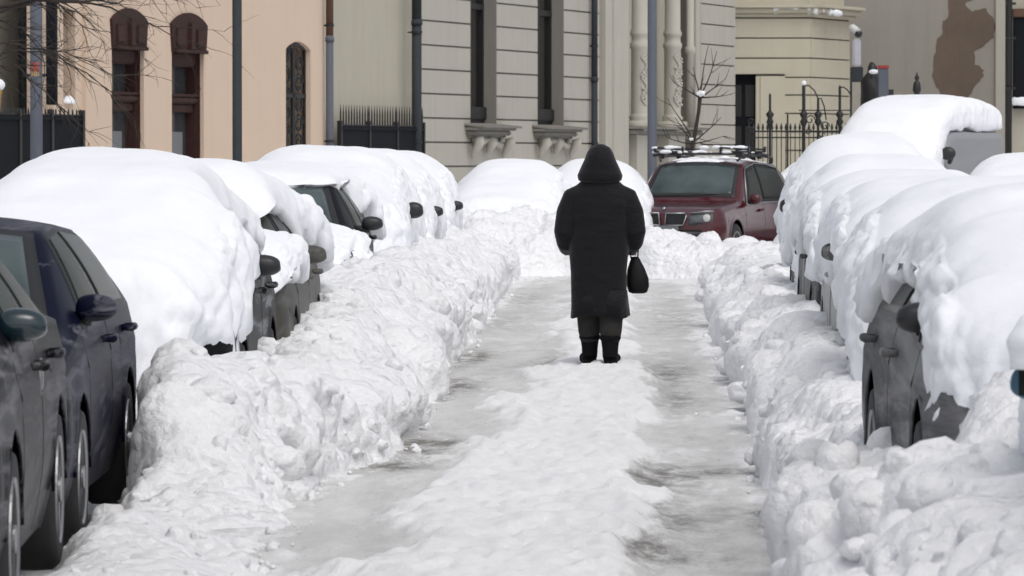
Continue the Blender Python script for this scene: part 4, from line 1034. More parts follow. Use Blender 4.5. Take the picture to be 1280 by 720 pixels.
def sheet_fence(name, label, ta, tb, off, h_top, spikes, h_bot=0, posts=0):
    f = fempty(name, ta, off); tag(f, label, 'fence'); n_ = max(1, posts); Lf = tb - ta
    for k in range(n_):
        bm = bmesh.new(); xa, xb = Lf * k / n_ + .04, Lf * (k + 1) / n_ - .04
        box(bm, ((xa + xb) / 2, 0, (h_top + h_bot) / 2), (xb - xa, .04, h_top - h_bot)); box(bm, ((xa + xb) / 2, -.02, h_top - .05), (xb - xa, .07, .06)); box(bm, ((xa + xb) / 2, -.02, h_bot + .5), (xb - xa, .07, .06))
        bm_obj('panel', bm, M['sheet'], f)
        bm = bmesh.new(); m_ = int((xb - xa) / .16)
        for j in range(m_ + 1):
            x = xa + (xb - xa) * j / max(1, m_); tube(bm, [(x, 0, h_top - .02), (x, 0, h_top + spikes * .6), (x, 0, h_top + spikes)], [.018, .016, .004], 6)
        box(bm, ((xa + xb) / 2, 0, h_top + .012), (xb - xa, .03, .024))
        bm_obj('spikes', bm, M['iron'], f)
    for k in range(n_ + 1):
        bm = bmesh.new(); box(bm, (Lf * k / n_, 0, (h_top + .1) / 2), (.09, .09, h_top + .1)); bm_obj('post', bm, M['iron'], f)
    return f
ta, tb = tx(-20, .9), tx(101, .9)
sheet_fence('metal_gate', 'black sheet metal gate with spikes in front of the salmon house', ta, tb, .9, hz_(145, tb, .9), .12, 0, 3)
# courtyard wall and its fence
tc0, tc1 = tx(405, -.22), tx(527, -.22)
b_c = fempty('courtyard_wall', tc0, -.22); tag(b_c, 'tall stained yellow grey wall set back behind the black fence', 'wall')
bm = bmesh.new(); wall_holes(bm, -.1, tc1 - tc0 - .02, -.3, TOP, []); bm_obj('wall', bm, M['court'], b_c)
ta, tb = tx(420), tx(524)
f = sheet_fence('metal_fence', 'black sheet metal fence topped by fine bars in front of the yellow grey wall', ta, tb, .08, hz_(158, (ta + tb) / 2), .42, 0, 3)
# downpipes
def pipe(name, label, px, off, segs, r_, cat='downpipe'):
    """segs: list of (z0, z1, material)"""
    t = tx(px, off); e = fempty(name, t, off); tag(e, label, cat)
    for k, (za, zb2, mt) in enumerate(segs):
        bm = bmesh.new(); lathe(bm, [(r_, za), (r_, zb2)], 'z', (0, 0, 0), 16)
        lathe(bm, [(r_ * 1.2, zb2 - .12), (r_ * 1.2, zb2 - .03)], 'z', (0, 0, 0), 16); bm_obj('pipe_section', bm, M[mt], e, True)
    for z_ in (1.9, 4.2, 6.6):
        bm = bmesh.new(); lathe(bm, [(r_ * 1.18, z_), (r_ * 1.18, z_ + .05)], 'z', (0, 0, 0), 16); box(bm, (0, r_ + .04, z_ + .025), (.03, .12, .03)); bm_obj('bracket', bm, M['iron'], e)
    return e
zj = hz_(45, tx(411))
pipe('downpipe', 'downpipe at the corner of the salmon house, rusty brown above and pale grey below', 412, .12, [(0, zj, 'pole_blue'), (zj, TOP, 'rust')], .075)
pipe('downpipe', 'black downpipe on the dull grey wall, left of the lamp post with the sticker', 29, -.9, [(1.0, TOP, 'pole_dark')], .10)
pipe('downpipe', 'dark grey downpipe on the grooved grey facade right of its second window', 743, .12, [(0, 3.5, 'pole_dark'), (3.5, 7, 'pole_dark')], .075)
pipe('downpipe', 'thick dark downpipe at the left corner of the grooved grey facade', 521, .10, [(0, 4.5, 'pole_dark'), (4.5, TOP, 'pole_dark')], .10)

# --- grooved grey building with columns
g0, g1 = tx(527), tx(916)
b_g = fempty('grey_building', g0); tag(b_g, 'grand grey house with grooved wall, two tall dark windows and a pair of columns', 'building')
def gx(px, off=0.0): return tx(px, off) - g0
xa1, xb1 = gx(588), gx(621); xa2, xb2 = gx(672), gx(705)
zs1 = hz_(155, g0 + xa1); zs2 = hz_(157, g0 + xa2)
cL, cR = gx(783), gx(880)        # recess behind the columns
hs_ = [(xa1, xb1, zs1, 7.6), (xa2, xb2, zs2, 7.6)]
e_w = gx(749)
# courses: blocks separated by real recessed joints
zj0 = hz_(178, g0 + gx(560)); step = (hz_(148, g0 + gx(560)) - zj0)
bm = bmesh.new(); wall_holes(bm, 0, e_w, -.3, TOP, hs_, depth=.55, yf=.03, thick=.7); bm_obj('wall', bm, M['darkgroove'], b_g)
bm = bmesh.new(); z = zj0 - step * 6
while z < TOP - .3:
    za, zb2 = z + .018, z + step - .018
    if zb2 > 0:
        segs = [(0.0, e_w)]
        for (a, b_, c_, d_) in hs_:
            if zb2 > c_ + .02 and za < d_:
                ns = []
                for (p, q_) in segs:
                    if a > p and b_ < q_: ns += [(p, a), (b_, q_)]
                    else: ns.append((p, q_))
                segs = ns
        for (p, q_) in segs: box(bm, ((p + q_) / 2, .014, (za + zb2) / 2), (q_ - p, .032, zb2 - za), bev=.006)
    z += step
bm_obj('courses', bm, M['grey_stone'], b_g)
for (a, b_, c_, d_) in hs_:
    w_ = b_ - a
    bm = bmesh.new()
    for x in (a + .06, b_ - .06, (a + b_) / 2): box(bm, (x, .34, (c_ + d_) / 2), (.11, .09, d_ - c_))
    for z_ in (c_ + .09, c_ + 2.6, d_ - .06): box(bm, ((a + b_) / 2, .34, z_), (w_, .10, .13))
    box(bm, ((a + b_) / 2, .28, c_ + .25), (w_, .10, .28), bev=.02)
    wn_ = bm_obj('window', bm, M['brownwood'] if False else M['iron'], b_g)
    bm = bmesh.new(); box(bm, ((a + b_) / 2, .38, (c_ + d_) / 2), (w_ - .1, .012, d_ - c_)); bm_obj('pane', bm, M['pane_dark'], wn_)
    # plain smooth reveal lining
    bm = bmesh.new(); box(bm, (b_ - .006, .19, (c_ + d_) / 2), (.02, .36, d_ - c_)); box(bm, (a + .006, .19, (c_ + d_) / 2), (.02, .36, d_ - c_)); bm_obj('reveal', bm, M['stone_sill'], wn_)
    bm = bmesh.new(); cx_ = (a + b_) / 2; sw = w_ + .9
    box(bm, (cx_, -.15, c_ - .03), (sw, .62, .05), Matrix.Rotation(R(6), 4, 'X'), bev=.01); box(bm, (cx_, -.10, c_ - .10), (sw - .06, .46, .08), bev=.015); box(bm, (cx_, -.06, c_ - .19), (sw - .22, .36, .11), bev=.03); box(bm, (cx_, -.02, c_ - .27), (sw - .35, .22, .05), bev=.01)
    sl_ = bm_obj('window_sill', bm, M['stone_sill'], wn_)
    # carved swags under the sill
    bm = bmesh.new()
    for sgn in (-1, 1):
        x = cx_ + sgn * (sw / 2 - .30); pts = [(x, -.24, c_ - .30), (x, -.27, c_ - .40), (x, -.18, c_ - .55), (x, -.12, c_ - .66), (x, -.09, c_ - .74)]
        tube(bm, pts, [.10, .12, .085, .06, .02], 10)
        tube(bm, [(x - sgn * .12, -.08, c_ - .3), (x - sgn * .30, -.10, c_ - .48), (x - sgn * .55, -.12, c_ - .42), (cx_ + sgn * .05, -.10, c_ - .34)], [.05, .07, .06, .03], 8)
    tube(bm, [(cx_, -.18, c_ - .30), (cx_, -.18, c_ - .44), (cx_, -.12, c_ - .58), (cx_, -.08, c_ - .64)], [.08, .12, .08, .02], 10)
    for k in range(-2, 3): tube(bm, [(cx_ + k * .2, -.05, c_ - .30), (cx_ + k * .2, -.16, c_ - .36), (cx_ + k * .2, -.10, c_ - .42)], [.04, .06, .03], 8)
    bm_obj('carving', bm, M['grey_stone_light'], b_g, True)
# plain pilaster, recess, columns
bm = bmesh.new(); xa, xb = gx(752), gx(781); box(bm, ((xa + xb) / 2, .15, TOP / 2 - .15), (xb - xa, .5, TOP + .3)); box(bm, ((xa + xb) / 2 + .15, -.12, TOP / 2), ((xb - xa) * .62, .08, TOP), bev=.01); bm_obj('pilaster', bm, M['grey_stone_light'], b_g)
xL, xR = gx(779), gx(884)
bm = bmesh.new(); hh = [(gx(808) + .6, gx(826) + .4, 3.1, 7.5), (gx(851) + .5, gx(864) + .6, 3.1, 7.5)]
wall_holes(bm, xL, xR, -.3, TOP, hh, depth=.3, yf=.45, thick=.8); bm_obj('recess_wall', bm, M['court'], b_g)
bm = bmesh.new()
for h in hh: box(bm, ((h[0] + h[1]) / 2, .72, (h[2] + h[3]) / 2), (h[1] - h[0], .03, h[3] - h[2]))
bm_obj('pane', bm, M['pane_dark'], b_g)
zl = hz_(158, tx(820))
bm = bmesh.new(); xl, xr = gx(781), gx(870, .1); box(bm, ((xl + xr) / 2, .02, zl - .05), (xr - xl, .95, .07), bev=.015); box(bm, ((xl + xr) / 2, .08, zl - .15), (xr - xl - .1, .75, .12), bev=.02); bm_obj('ledge', bm, M['stone_sill'], b_g)
for pa, pb in ((786, 806), (826, 849)):
    bm = bmesh.new(); xa, xb = gx(pa, .0), gx(pb, .0); box(bm, ((xa + xb) / 2, .12, (zl - .2) / 2), (xb - xa - .2, .6, zl - .25)); bm_obj('pedestal', bm, M['grey_stone_light'], b_g)
def column(px):
    x = gx(px, .05); bm = bmesh.new(); r_ = .21
    prof = [(.28, zl), (.28, zl + .10), (.24, zl + .16), (.27, zl + .22), (.22, zl + .27), (r_, zl + .32)]
    zt_ = hz_(60, tx(px)); prof += [(r_ * .99, zt_ - .05), (r_ * 1.12, zt_), (r_ * 1.12, zt_ + .10), (r_ * .96, zt_ + .14), (r_ * .96, zt_ + .26), (r_ * 1.1, zt_ + .30), (r_ * 1.1, zt_ + .38), (r_ * .95, zt_ + .44), (r_ * .84, 8.6), (r_ * 1.2, 8.7), (r_ * 1.3, 9.0)]
    lathe(bm, prof, 'z', (x, -.10, 0), 26); box(bm, (x, -.10, zl + .0), (.66, .62, .26), bev=.02)
    co = bm_obj('column', bm, M['grey_stone_light'], b_g, True)
    # relief of leaves and scrolls on the lower drum
    bm = bmesh.new(); rg = random.Random(px)
    for k in range(16):
        z = zl + .5 + (zt_ - zl - .75) * k / 16
        for sgn in (-1, 1):
            a = -math.pi / 2 + sgn * (0.35 + .3 * math.sin(k * .9)); pts = []
            for j in range(6): aa = a + sgn * .35 * math.sin(j * .9) + j * .06 * sgn; pts.append((x + (r_ + .005) * math.cos(aa), -.10 + (r_ + .005) * math.sin(aa), z + .035 * j))
            tube(bm, pts, [.012, .03, .035, .03, .02, .008], 6)
        a = rg.uniform(-2.6, -.5); tube(bm, [(x + (r_) * math.cos(a), -.1 + r_ * math.sin(a), z), (x + (r_ + .02) * math.cos(a + .1), -.1 + (r_ + .02) * math.sin(a + .1), z + .05), (x + r_ * math.cos(a + .2), -.1 + r_ * math.sin(a + .2), z + .08)], [.02, .04, .015], 6)
    bm_obj('relief', bm, M['grey_stone_light'], co, True)
column(797); column(838)
# corner pier with joints
xa, xb = gx(868), g1 - g0
bm = bmesh.new(); box(bm, ((xa + xb) / 2, .28, TOP / 2 - .15), (xb - xa - .02, .6, TOP + .3)); bm_obj('pier', bm, M['darkgroove'], b_g)
bm = bmesh.new(); z = zj0 - step * 6
while z < TOP - .3:
    if z + step > 0:
        box(bm, ((xa + xb) / 2 + .2, -.03, z + step / 2), ((xb - xa) - .4, .06, step - .032), bev=.006)
    z += step
box(bm, (xa + .25, -.015, TOP / 2), (.5, .05, TOP)); bm_obj('pier_courses', bm, M['grey_stone_light'], b_g)
bm = bmesh.new(); x = gx(867, .1); lathe(bm, [(.10, zl - .3), (.10, hz_(66, tx(866)) - .05), (.14, hz_(66, tx(866))), (.14, hz_(60, tx(866)) ), (.10, hz_(58, tx(866))), (.10, 8.5)], 'z', (x, .0, 0), 14); bm_obj('half_column', bm, M['grey_stone_light'], b_g, True)
bm = bmesh.new(); box(bm, ((g1 - g0) / 2, .0, TOP + .15), (g1 - g0, 1.0, .3), bev=.04); bm_obj('cornice', bm, M['stone_sill'], b_g)

# ------------------------------------------------------------------ cream corner building, side walls, right background
YC = 128.0
def cx(px, y=YC): return (px - VX) / FPX * y
def cz(py, y=YC): return CH + (VY - py) * y / FPX
b_k = empty('cream_building', (cx(905), YC, 0)); tag(b_k, 'cream house with grooved bands, a slanted corner and snow on its low cornice', 'building')
x0 = 0; x1_ = cx(1012) - cx(905); x2_ = cx(1066) - cx(905); yb2 = 3.0
ztop = cz(22); joints = [cz(p) for p in (210, 188, 165, 142, 119, 97, 73, 48)] + [ztop - .02]
dx0, dx1, dzt = cx(913) - cx(905), cx(945) - cx(905), cz(93)
bm = bmesh.new(); wall_holes(bm, x0, x1_, -.3, ztop, [(dx0, dx1, -.3, dzt)], depth=.4, yf=.025)
for quad in (((x1_, .025, -.3), (x2_, yb2, -.3), (x2_, yb2, ztop), (x1_, .025, ztop)), ((x2_, yb2, -.3), (x2_, yb2 + 6, -.3), (x2_, yb2 + 6, ztop), (x2_, yb2, ztop))):
    bm.faces.new([bm.verts.new(p) for p in quad])
bm_obj('wall', bm, M['darkgroove'], b_k)
bm = bmesh.new(); ang = math.atan2(yb2, x2_ - x1_); ln = math.hypot(x2_ - x1_, yb2)
for za, zb2 in zip(joints, joints[1:]):
    z_, h_ = (za + zb2) / 2, zb2 - za - .035
    if za < dzt:
        box(bm, ((dx1 + .75 + x1_) / 2, .0, z_), (x1_ - dx1 - .75, .05, h_), bev=.006)
        box(bm, (dx0 / 2, 0, z_), (dx0, .05, h_))
    else: box(bm, ((x0 + x1_) / 2, .0, z_), (x1_ - x0, .05, h_), bev=.006)
    box(bm, ((x1_ + x2_) / 2 + .012, yb2 / 2 - .01, z_), (ln, .05, h_), Matrix.Rotation(ang, 4, 'Z'), bev=.006)
bm_obj('courses', bm, M['cream'], b_k)
bm = bmesh.new(); fw = .78
box(bm, (dx1 + fw / 2 - .02, -.03, dzt / 2), (fw, .12, dzt - .1), bev=.015); zt2 = cz(73) - .02; box(bm, ((dx0 - .08 + dx1 + .78) / 2, -.03, (dzt + zt2) / 2), (dx1 - dx0 + .86, .12, zt2 - dzt), bev=.015); box(bm, (dx1 + fw / 2 - .02, -.06, dzt / 2 + .1), (fw - .24, .12, dzt - .3), bev=.01)
bm_obj('door_surround', bm, M['cream'], b_k)
bm = bmesh.new(); box(bm, ((dx0 + dx1) / 2, .22, dzt / 2), (dx1 - dx0, .08, dzt)); dr = bm_obj('door', bm, M['sheet'], b_k)
bm = bmesh.new()
for k in (-1, 1):
    for z_ in (.8, 2.0, 3.1): box(bm, ((dx0 + dx1) / 2 + k * .17, .17, z_), (.24, .04, .85), bev=.01)
bm_obj('door_panel', bm, M['iron'], dr)
bm = bmesh.new()
for k, (pr, hh_) in enumerate(((.10, .10), (.22, .14), (.34, .10))):
    z_ = ztop + .05 + k * .12; box(bm, ((x0 + x1_) / 2, -pr / 2 + .1, z_), (x1_ - x0 + pr * .8, pr + .2, hh_), bev=.02); box(bm, ((x1_ + x2_) / 2 + pr * .35, yb2 / 2 - pr * .2, z_), (ln + pr * .8, pr + .3, hh_), Matrix.Rotation(ang, 4, 'Z'), bev=.02)
bm_obj('cornice', bm, M['cream'], b_k)
bm = bmesh.new(); box(bm, ((x0 + x1_) / 2, .45, ztop + 2.3), (x1_ - x0, .5, 4)); box(bm, ((x1_ + x2_) / 2 - .3, yb2 / 2 + .4, ztop + 2.3), (ln - .3, .5, 4), Matrix.Rotation(ang, 4, 'Z')); bm_obj('upper_wall', bm, M['cream'], b_k)
def snow_strip(name, label, pts, wd, ht, seed):
    bm = bmesh.new(); pts = [Vector(p) for p in pts]; out = []
    for a, b_ in zip(pts, pts[1:]):
        n_ = max(2, int((b_ - a).length / .09))
        for k in range(n_): out.append(a + (b_ - a) * k / n_)
    out.append(pts[-1]); rg = random.Random(seed)
    rd = [ht * (.55 + .5 * rg.random()) for _ in out]; rd[0] = rd[-1] = ht * .15
    tube(bm, out, rd, 10, flat=wd / ht); o = bm_obj(name, bm, M['snow_fine'], None, True); tag(o, label, 'snow'); return o
snow_strip('ledge_snow', 'ragged line of snow on the cornice of the cream house', [P(962, YC - .12, 12), P(985, YC - .12, 11), P(1010, YC - .12, 12), P(1030, YC - .05, 14)], .14, .12, 1)
snow_strip('ledge_snow', 'last patch of snow at the bevelled corner of the cream cornice', [P(1034, YC + .3, 15), P(1052, YC + .9, 18)], .10, .09, 2)
# drab gable wall with bare brown patch
YD = 134.0
b_d = empty('gable_house', (cx(1050, YD), YD, 0)); tag(b_d, 'blank grey gable wall with a large bare brown patch of fallen plaster', 'building')
wD = cx(1262, YD) - cx(1050, YD)
bm = bmesh.new(); wall_holes(bm, -.5, wD, -.3, 11, []); bm_obj('wall', bm, M['drab'], b_d)
poly = [(1166, 82), (1168, 60), (1172, 48), (1178, 42), (1176, 30), (1183, 22), (1185, 0), (1190, -30), (1235, -34), (1216, -2), (1204, 6), (1214, 16), (1228, 10), (1238, 22), (1242, 34), (1240, 48), (1228, 58), (1216, 66), (1218, 80), (1228, 88), (1226, 98), (1216, 108), (1212, 118), (1205, 124), (1180, 124), (1172, 112), (1163, 96)]
bm = bmesh.new(); pj = []
rg = random.Random(8)
for (a, b_), (c_, d_) in zip(poly, poly[1:] + poly[:1]):
    for k in range(4): pj.append((a + (c_ - a) * k / 4 + rg.uniform(-1.3, 1.3), b_ + (d_ - b_) * k / 4 + rg.uniform(-1.3, 1.3)))
vs_ = [bm.verts.new((cx(a, YD) - cx(1050, YD), -.012, cz(b_, YD))) for a, b_ in pj]; f_ = bm.faces.new(vs_); ex = bmesh.ops.extrude_face_region(bm, geom=[f_]); bmesh.ops.translate(bm, vec=(0, .02, 0), verts=[g for g in ex['geom'] if isinstance(g, bmesh.types.BMVert)])
bmesh.ops.triangulate(bm, faces=bm.faces)
M['bare'] = stained('bare_brown_render', (0.15, 0.115, 0.09), .3, streak=.3, bump=.6)
o = bm_obj('bare_patch', bm, M['bare'], b_d)
bm = bmesh.new(); xe = cx(1249, YD) - cx(1050, YD); box(bm, (xe, -.03, 5.3), (.28, .07, 11)); bm_obj('corner_strip', bm, M['grey_stone_light'], b_d)
# beige house at the right edge with black shop sign
b_e = empty('beige_house', (cx(1262, 126), 126, 0)); tag(b_e, 'beige house at the right edge with a black framed opening and snowy ledge', 'building')
bm = bmesh.new(); wall_holes(bm, 0, 6, -.3, 11, []); bm_obj('wall', bm, M['court'], b_e)
bm = bmesh.new(); ze0, ze1 = cz(136, 126), cz(22, 126); box(bm, (1.3, -.12, (ze0 + ze1) / 2), (2.5, .22, ze1 - ze0), bev=.02); sh = bm_obj('shutter', bm, M['sheet'], b_e)
bm = bmesh.new(); box(bm, (1.3, -.16, ze1 + .1), (2.6, .3, .22), bev=.02); bm_obj('shutter_frame', bm, M['rust'], sh)
pp = empty('downpipe', (cx(1259, 125.5), 125.5, 0)); tag(pp, 'thin black downpipe where the grey gable meets the beige house', 'downpipe')
bm = bmesh.new(); lathe(bm, [(.09, 1.0), (.09, 11)], 'z', (0, 0, 0), 12); bm_obj('pipe_section', bm, M['iron'], pp, True)
for z_ in (3.4, 4.7, 5.6):
    bm = bmesh.new(); box(bm, (.05, 0, z_), (.26, .2, .06)); bm_obj('bracket', bm, M['iron'], pp)
snow_strip('ledge_snow', 'thin snow on the ledge of the black opening at the right edge', [P(1260, 125.7, 127), P(1285, 125.7, 127)], .14, .045, 3)

# wall camera, box, post and dark figure by the cream corner
e = empty('security_camera', P(1067, 126, 40)); tag(e, 'white wall camera with snow on top at the cream corner', 'camera')
bm = bmesh.new(); tube(bm, [(-.12, .3, .12), (-.05, 0, .10), (.08, -.12, .0)], [.04, .10, .10], 10); bm_obj('housing', bm, M['white_paint'], e, True)
bm = bmesh.new(); lathe(bm, [(.02, -.16), (.09, -.12), (.11, -.04), (.10, 0)], 'z', (.10, -.1, 0), 14); bm_obj('dome', bm, M['black'], e, True)
e = empty('notice_board', (cx(1070, 125.8), 125.8, 0)); tag(e, 'pale vertical sheet fixed on the cream corner above the grey cabinet', 'sign')
bm = bmesh.new(); box(bm, (0, 0, cz(66, 125.8)), (.22, .06, .72), Matrix.Rotation(.2, 4, 'Z'), bev=.04); bm_obj('sign_panel', bm, plain('pale_sheet', (.40, .395, .44), .7, var=.15), e)
e = empty('utility_cabinet', (cx(1070, 124), 124, 0)); tag(e, 'dark grey cabinet at the foot of the cream corner, under the pale sheet', 'cabinet')
bm = bmesh.new(); box(bm, (0, 0, cz(84, 124) / 2), (.32, .3, cz(84, 124)), bev=.02); bm_obj('cabinet_body', bm, M['pole_dark'], e)
bm = bmesh.new(); box(bm, (0, -.165, cz(84, 124) * .5), (.26, .02, cz(84, 124) * .8), bev=.008); bm_obj('door', bm, M['drab'], e)
# dark covered statue
e = empty('covered_statue', (cx(1088, 122), 122, 0)); tag(e, 'dark draped shape with a tuft of snow beside the grey cabinet', 'statue')
bm = bmesh.new(); zt_ = cz(78, 122)
tube(bm, [(0, 0, 0), (0, 0, 1.6), (.02, 0, zt_ - .75), (-.02, 0, zt_ - .45), (0, 0, zt_ - .28), (.01, 0, zt_ - .12), (0, 0, zt_)], [.30, .28, .26, .24, .13, .12, .04], 12)
for v_ in bm.verts: v_.co.x += .03 * math.sin(v_.co.z * 7 + v_.co.y * 9)
bm_obj('figure', bm, M['iron'], e, True)
bm = bmesh.new(); bmesh.ops.create_icosphere(bm, subdivisions=2, radius=1, matrix=Matrix.Translation((cx(1091, 121.7), 121.7, cz(90, 121.7))) @ Matrix.Diagonal((.13, .08, .06, 1)))
o = bm_obj('snow_tuft', bm, M['snow_fine'], None, True); tag(o, 'tuft of snow on the shoulder of the dark draped shape', 'snow')
e = empty('marker_post', (cx(1103, 121), 121, 0)); tag(e, 'grey post with a red band on top, right of the dark draped shape', 'post')
bm = bmesh.new(); zt_ = cz(86, 121); box(bm, (0, 0, zt_ / 2), (.26, .18, zt_), bev=.02); bm_obj('post_body', bm, M['pole_blue'], e)
bm = bmesh.new(); box(bm, (0, 0, zt_ + .04), (.28, .2, .08), bev=.01); bm_obj('red_band', bm, plain('red_band', (.3, .03, .03), .5), e)
bm = bmesh.new(); box(bm, (.2, 0, cz(112, 121) / 2), (.12, .12, cz(112, 121))); bm_obj('small_post', bm, M['iron'], e)

# ------------------------------------------------------------------ iron railing with tall scrolled standards
YF = 112.0
def rail_pt(px): return cx(px, YF)
fr = empty('iron_railing', (rail_pt(936), YF, 0)); tag(fr, 'black iron railing with pointed bars and tall scrolled standards in front of the cream house', 'fence')
x0r = rail_pt(936); Lr = rail_pt(1068) - x0r; zt_ = cz(160, YF)
for z_, m_ in ((.5, .04), (cz(172, YF), .035), (zt_ - .08, .04)):
    bm = bmesh.new(); box(bm, (Lr / 2, 0, z_), (Lr, .03, m_)); bm_obj('rail', bm, M['iron'], fr)
nb = int(Lr / .105)
for k in range(nb + 1):
    x = Lr * k / nb; bm = bmesh.new()
    tube(bm, [(x, 0, 0), (x, 0, zt_ - .04)], .012, 5); tube(bm, [(x, 0, zt_ - .05), (x, 0, zt_), (x, 0, zt_ + .06), (x, 0, zt_ + .12)], [.014, .034, .02, .003], 6)
    bm_obj('bar', bm, M['iron'], fr)
for px, pyt, r_, knob in ((962, 117, .032, 1), (984, 142, .022, 0), (1004, 106, .045, 1), (1022, 122, .032, 1), (1049, 107, .035, 1)):
    x = rail_pt(px) - x0r; z_ = cz(pyt, YF); bm = bmesh.new()
    tube(bm, [(x, -.03, 0), (x, -.03, z_ - .05), (x, -.03, z_)], [r_, r_ * .9, r_ * .5], 8)
    if knob:
        zk = zt_ + .22; tube(bm, [(x, -.03, zk - .18), (x, -.03, zk - .08), (x, -.03, zk), (x, -.03, zk + .1), (x, -.03, zk + .18)], [r_, .09, .05, .10, r_], 8)
    bm_obj('standard', bm, M['iron'], fr, True)
for (pa, ya, pb, yb_) in ((1004, 108, 1022, 124), (1022, 124, 1032, 150), (1049, 110, 1062, 118)):
    xa, xb = rail_pt(pa) - x0r, rail_pt(pb) - x0r; za, zb2 = cz(ya, YF), cz(yb_, YF); bm = bmesh.new()
    tube(bm, [(xa, -.03, za), (xa + (xb - xa) * .35, -.03, za + .02), (xa + (xb - xa) * .75, -.03, za + (zb2 - za) * .35), (xb, -.03, zb2)], .018, 6); bm_obj('scroll', bm, M['iron'], fr, True)
for px, py, r_ in ((1012, 150, .12), (1010, 165, .08), (1030, 158, .12), (1026, 168, .08), (938, 152, .08), (938, 162, .06)):
    x, z_ = rail_pt(px) - x0r, cz(py, YF); bm = bmesh.new(); tube(bm, [(x + r_ * (1 - t * .06) * math.cos(t * .6), -.03, z_ + r_ * (1 - t * .06) * math.sin(t * .6)) for t in range(13)], .016, 6); bm_obj('scroll', bm, M['iron'], fr, True)
bm = bmesh.new(); box(bm, (rail_pt(1030) - x0r, -.02, cz(138, YF)), (1.2, .02, .025)); bm_obj('rail', bm, M['iron'], fr)
bm = bmesh.new(); bmesh.ops.create_icosphere(bm, subdivisions=2, radius=.06, matrix=Matrix.Translation((rail_pt(1004), YF - .03, cz(104, YF)))); o = bm_obj('snow_tuft', bm, M['snow_fine'], None, True); tag(o, 'dot of snow on top of the tallest railing standard', 'snow')
e = empty('iron_finial', (cx(1145, 110), 110, 0)); tag(e, 'single ornate black iron finial rising above the silver van roof', 'post')
bm = bmesh.new(); zt_ = cz(90, 110); tube(bm, [(0, 0, 0), (0, 0, zt_ - .5), (0, 0, zt_ - .42), (0, 0, zt_ - .25), (0, 0, zt_ - .2), (0, 0, zt_ - .14), (0, 0, zt_ - .08), (0, 0, zt_)], [.06, .06, .10, .075, .03, .06, .025, .005], 10); bm_obj('shaft', bm, M['iron'], e, True)

# ------------------------------------------------------------------ poles
def pole(name, label, px, y, r_, mat, cat='pole', H_=8.5):
    e = empty(name, ((px - VX) / FPX * y, y, 0)); tag(e, label, cat)
    bm = bmesh.new(); lathe(bm, [(r_ * 1.5, 0), (r_ * 1.5, .5), (r_ * 1.05, .6), (r_, H_)], 'z', (0, 0, 0), 20); bm_obj('shaft', bm, mat, e, True)
    bm = bmesh.new(); tube(bm, [(0, 0, H_ - .1), (0, 0, H_ + .5), (.5, 0, H_ + .9), (1.3, 0, H_ + 1.0)], r_ * .5, 8); ar_ = bm_obj('arm', bm, mat, e, True)
    bm = bmesh.new(); box(bm, (1.5, 0, H_ + .98), (.6, .25, .1), bev=.04); bm_obj('lamp_head', bm, mat, ar_)
    return e
p1 = pole('street_lamp', 'blue grey lamp post with a small red and yellow sticker at the upper left', 44, 68, .085, M['pole_blue'])
bm = bmesh.new(); r_ = .088
z0_, z1_ = P(0, 68, 95).z, P(0, 68, 78).z
for zz_a, zz_b, mt in ((z0_, z0_ + (z1_ - z0_) * .33, 'y'), (z0_ + (z1_ - z0_) * .33, z1_, 'r')):
    bm = bmesh.new(); vs0 = [bm.verts.new((r_ * math.sin(a), -r_ * math.cos(a), zz_a)) for a in np.linspace(-.9, .7, 8)]; vs1 = [bm.verts.new((r_ * math.sin(a), -r_ * math.cos(a), zz_b)) for a in np.linspace(-.9, .7, 8)]
    for k in range(7): bm.faces.new((vs0[k], vs0[k + 1], vs1[k + 1], vs1[k]))
    bm_obj('sticker', bm, plain('sticker_' + mt, (.45, .30, .12) if mt == 'y' else (.42, .07, .04), .6, var=.6, scale=30), p1)
pole('street_lamp', 'dark grey lamp post in front of the salmon wall, right of its two tall windows', 296, 74, .072, M['pole_dark'])
pole('street_lamp', 'slate blue lamp post in front of the pair of columns', 815, 84, .078, M['pole_blue'])
# yellow and white thing at far left
e = empty('wall_lantern', P(-9, 72, 118)); tag(e, 'yellow lantern under a snow cap at the left edge above the black gate', 'lantern')
bm = bmesh.new(); lathe(bm, [(.05, -.28), (.09, -.25), (.11, .0), (.13, .05), (.03, .12)], 'z', (0, 0, 0), 12); bm_obj('lantern_body', bm, plain('yellow_enamel', (.34, .20, .03), .5, var=.3), e, True)
bm = bmesh.new(); tube(bm, [(0, 0, -.27), (0, 0, -2.2)], .03, 8); bm_obj('stem', bm, M['iron'], e, True)
bm = bmesh.new(); bmesh.ops.create_icosphere(bm, subdivisions=3, radius=1, matrix=Matrix.Translation(P(-6, 72, 106)) @ Matrix.Diagonal((.13, .12, .10, 1))); o = bm_obj('snow_tuft', bm, M['snow_fine'], None, True); tag(o, 'snow cap on the yellow lantern at the left edge', 'snow')

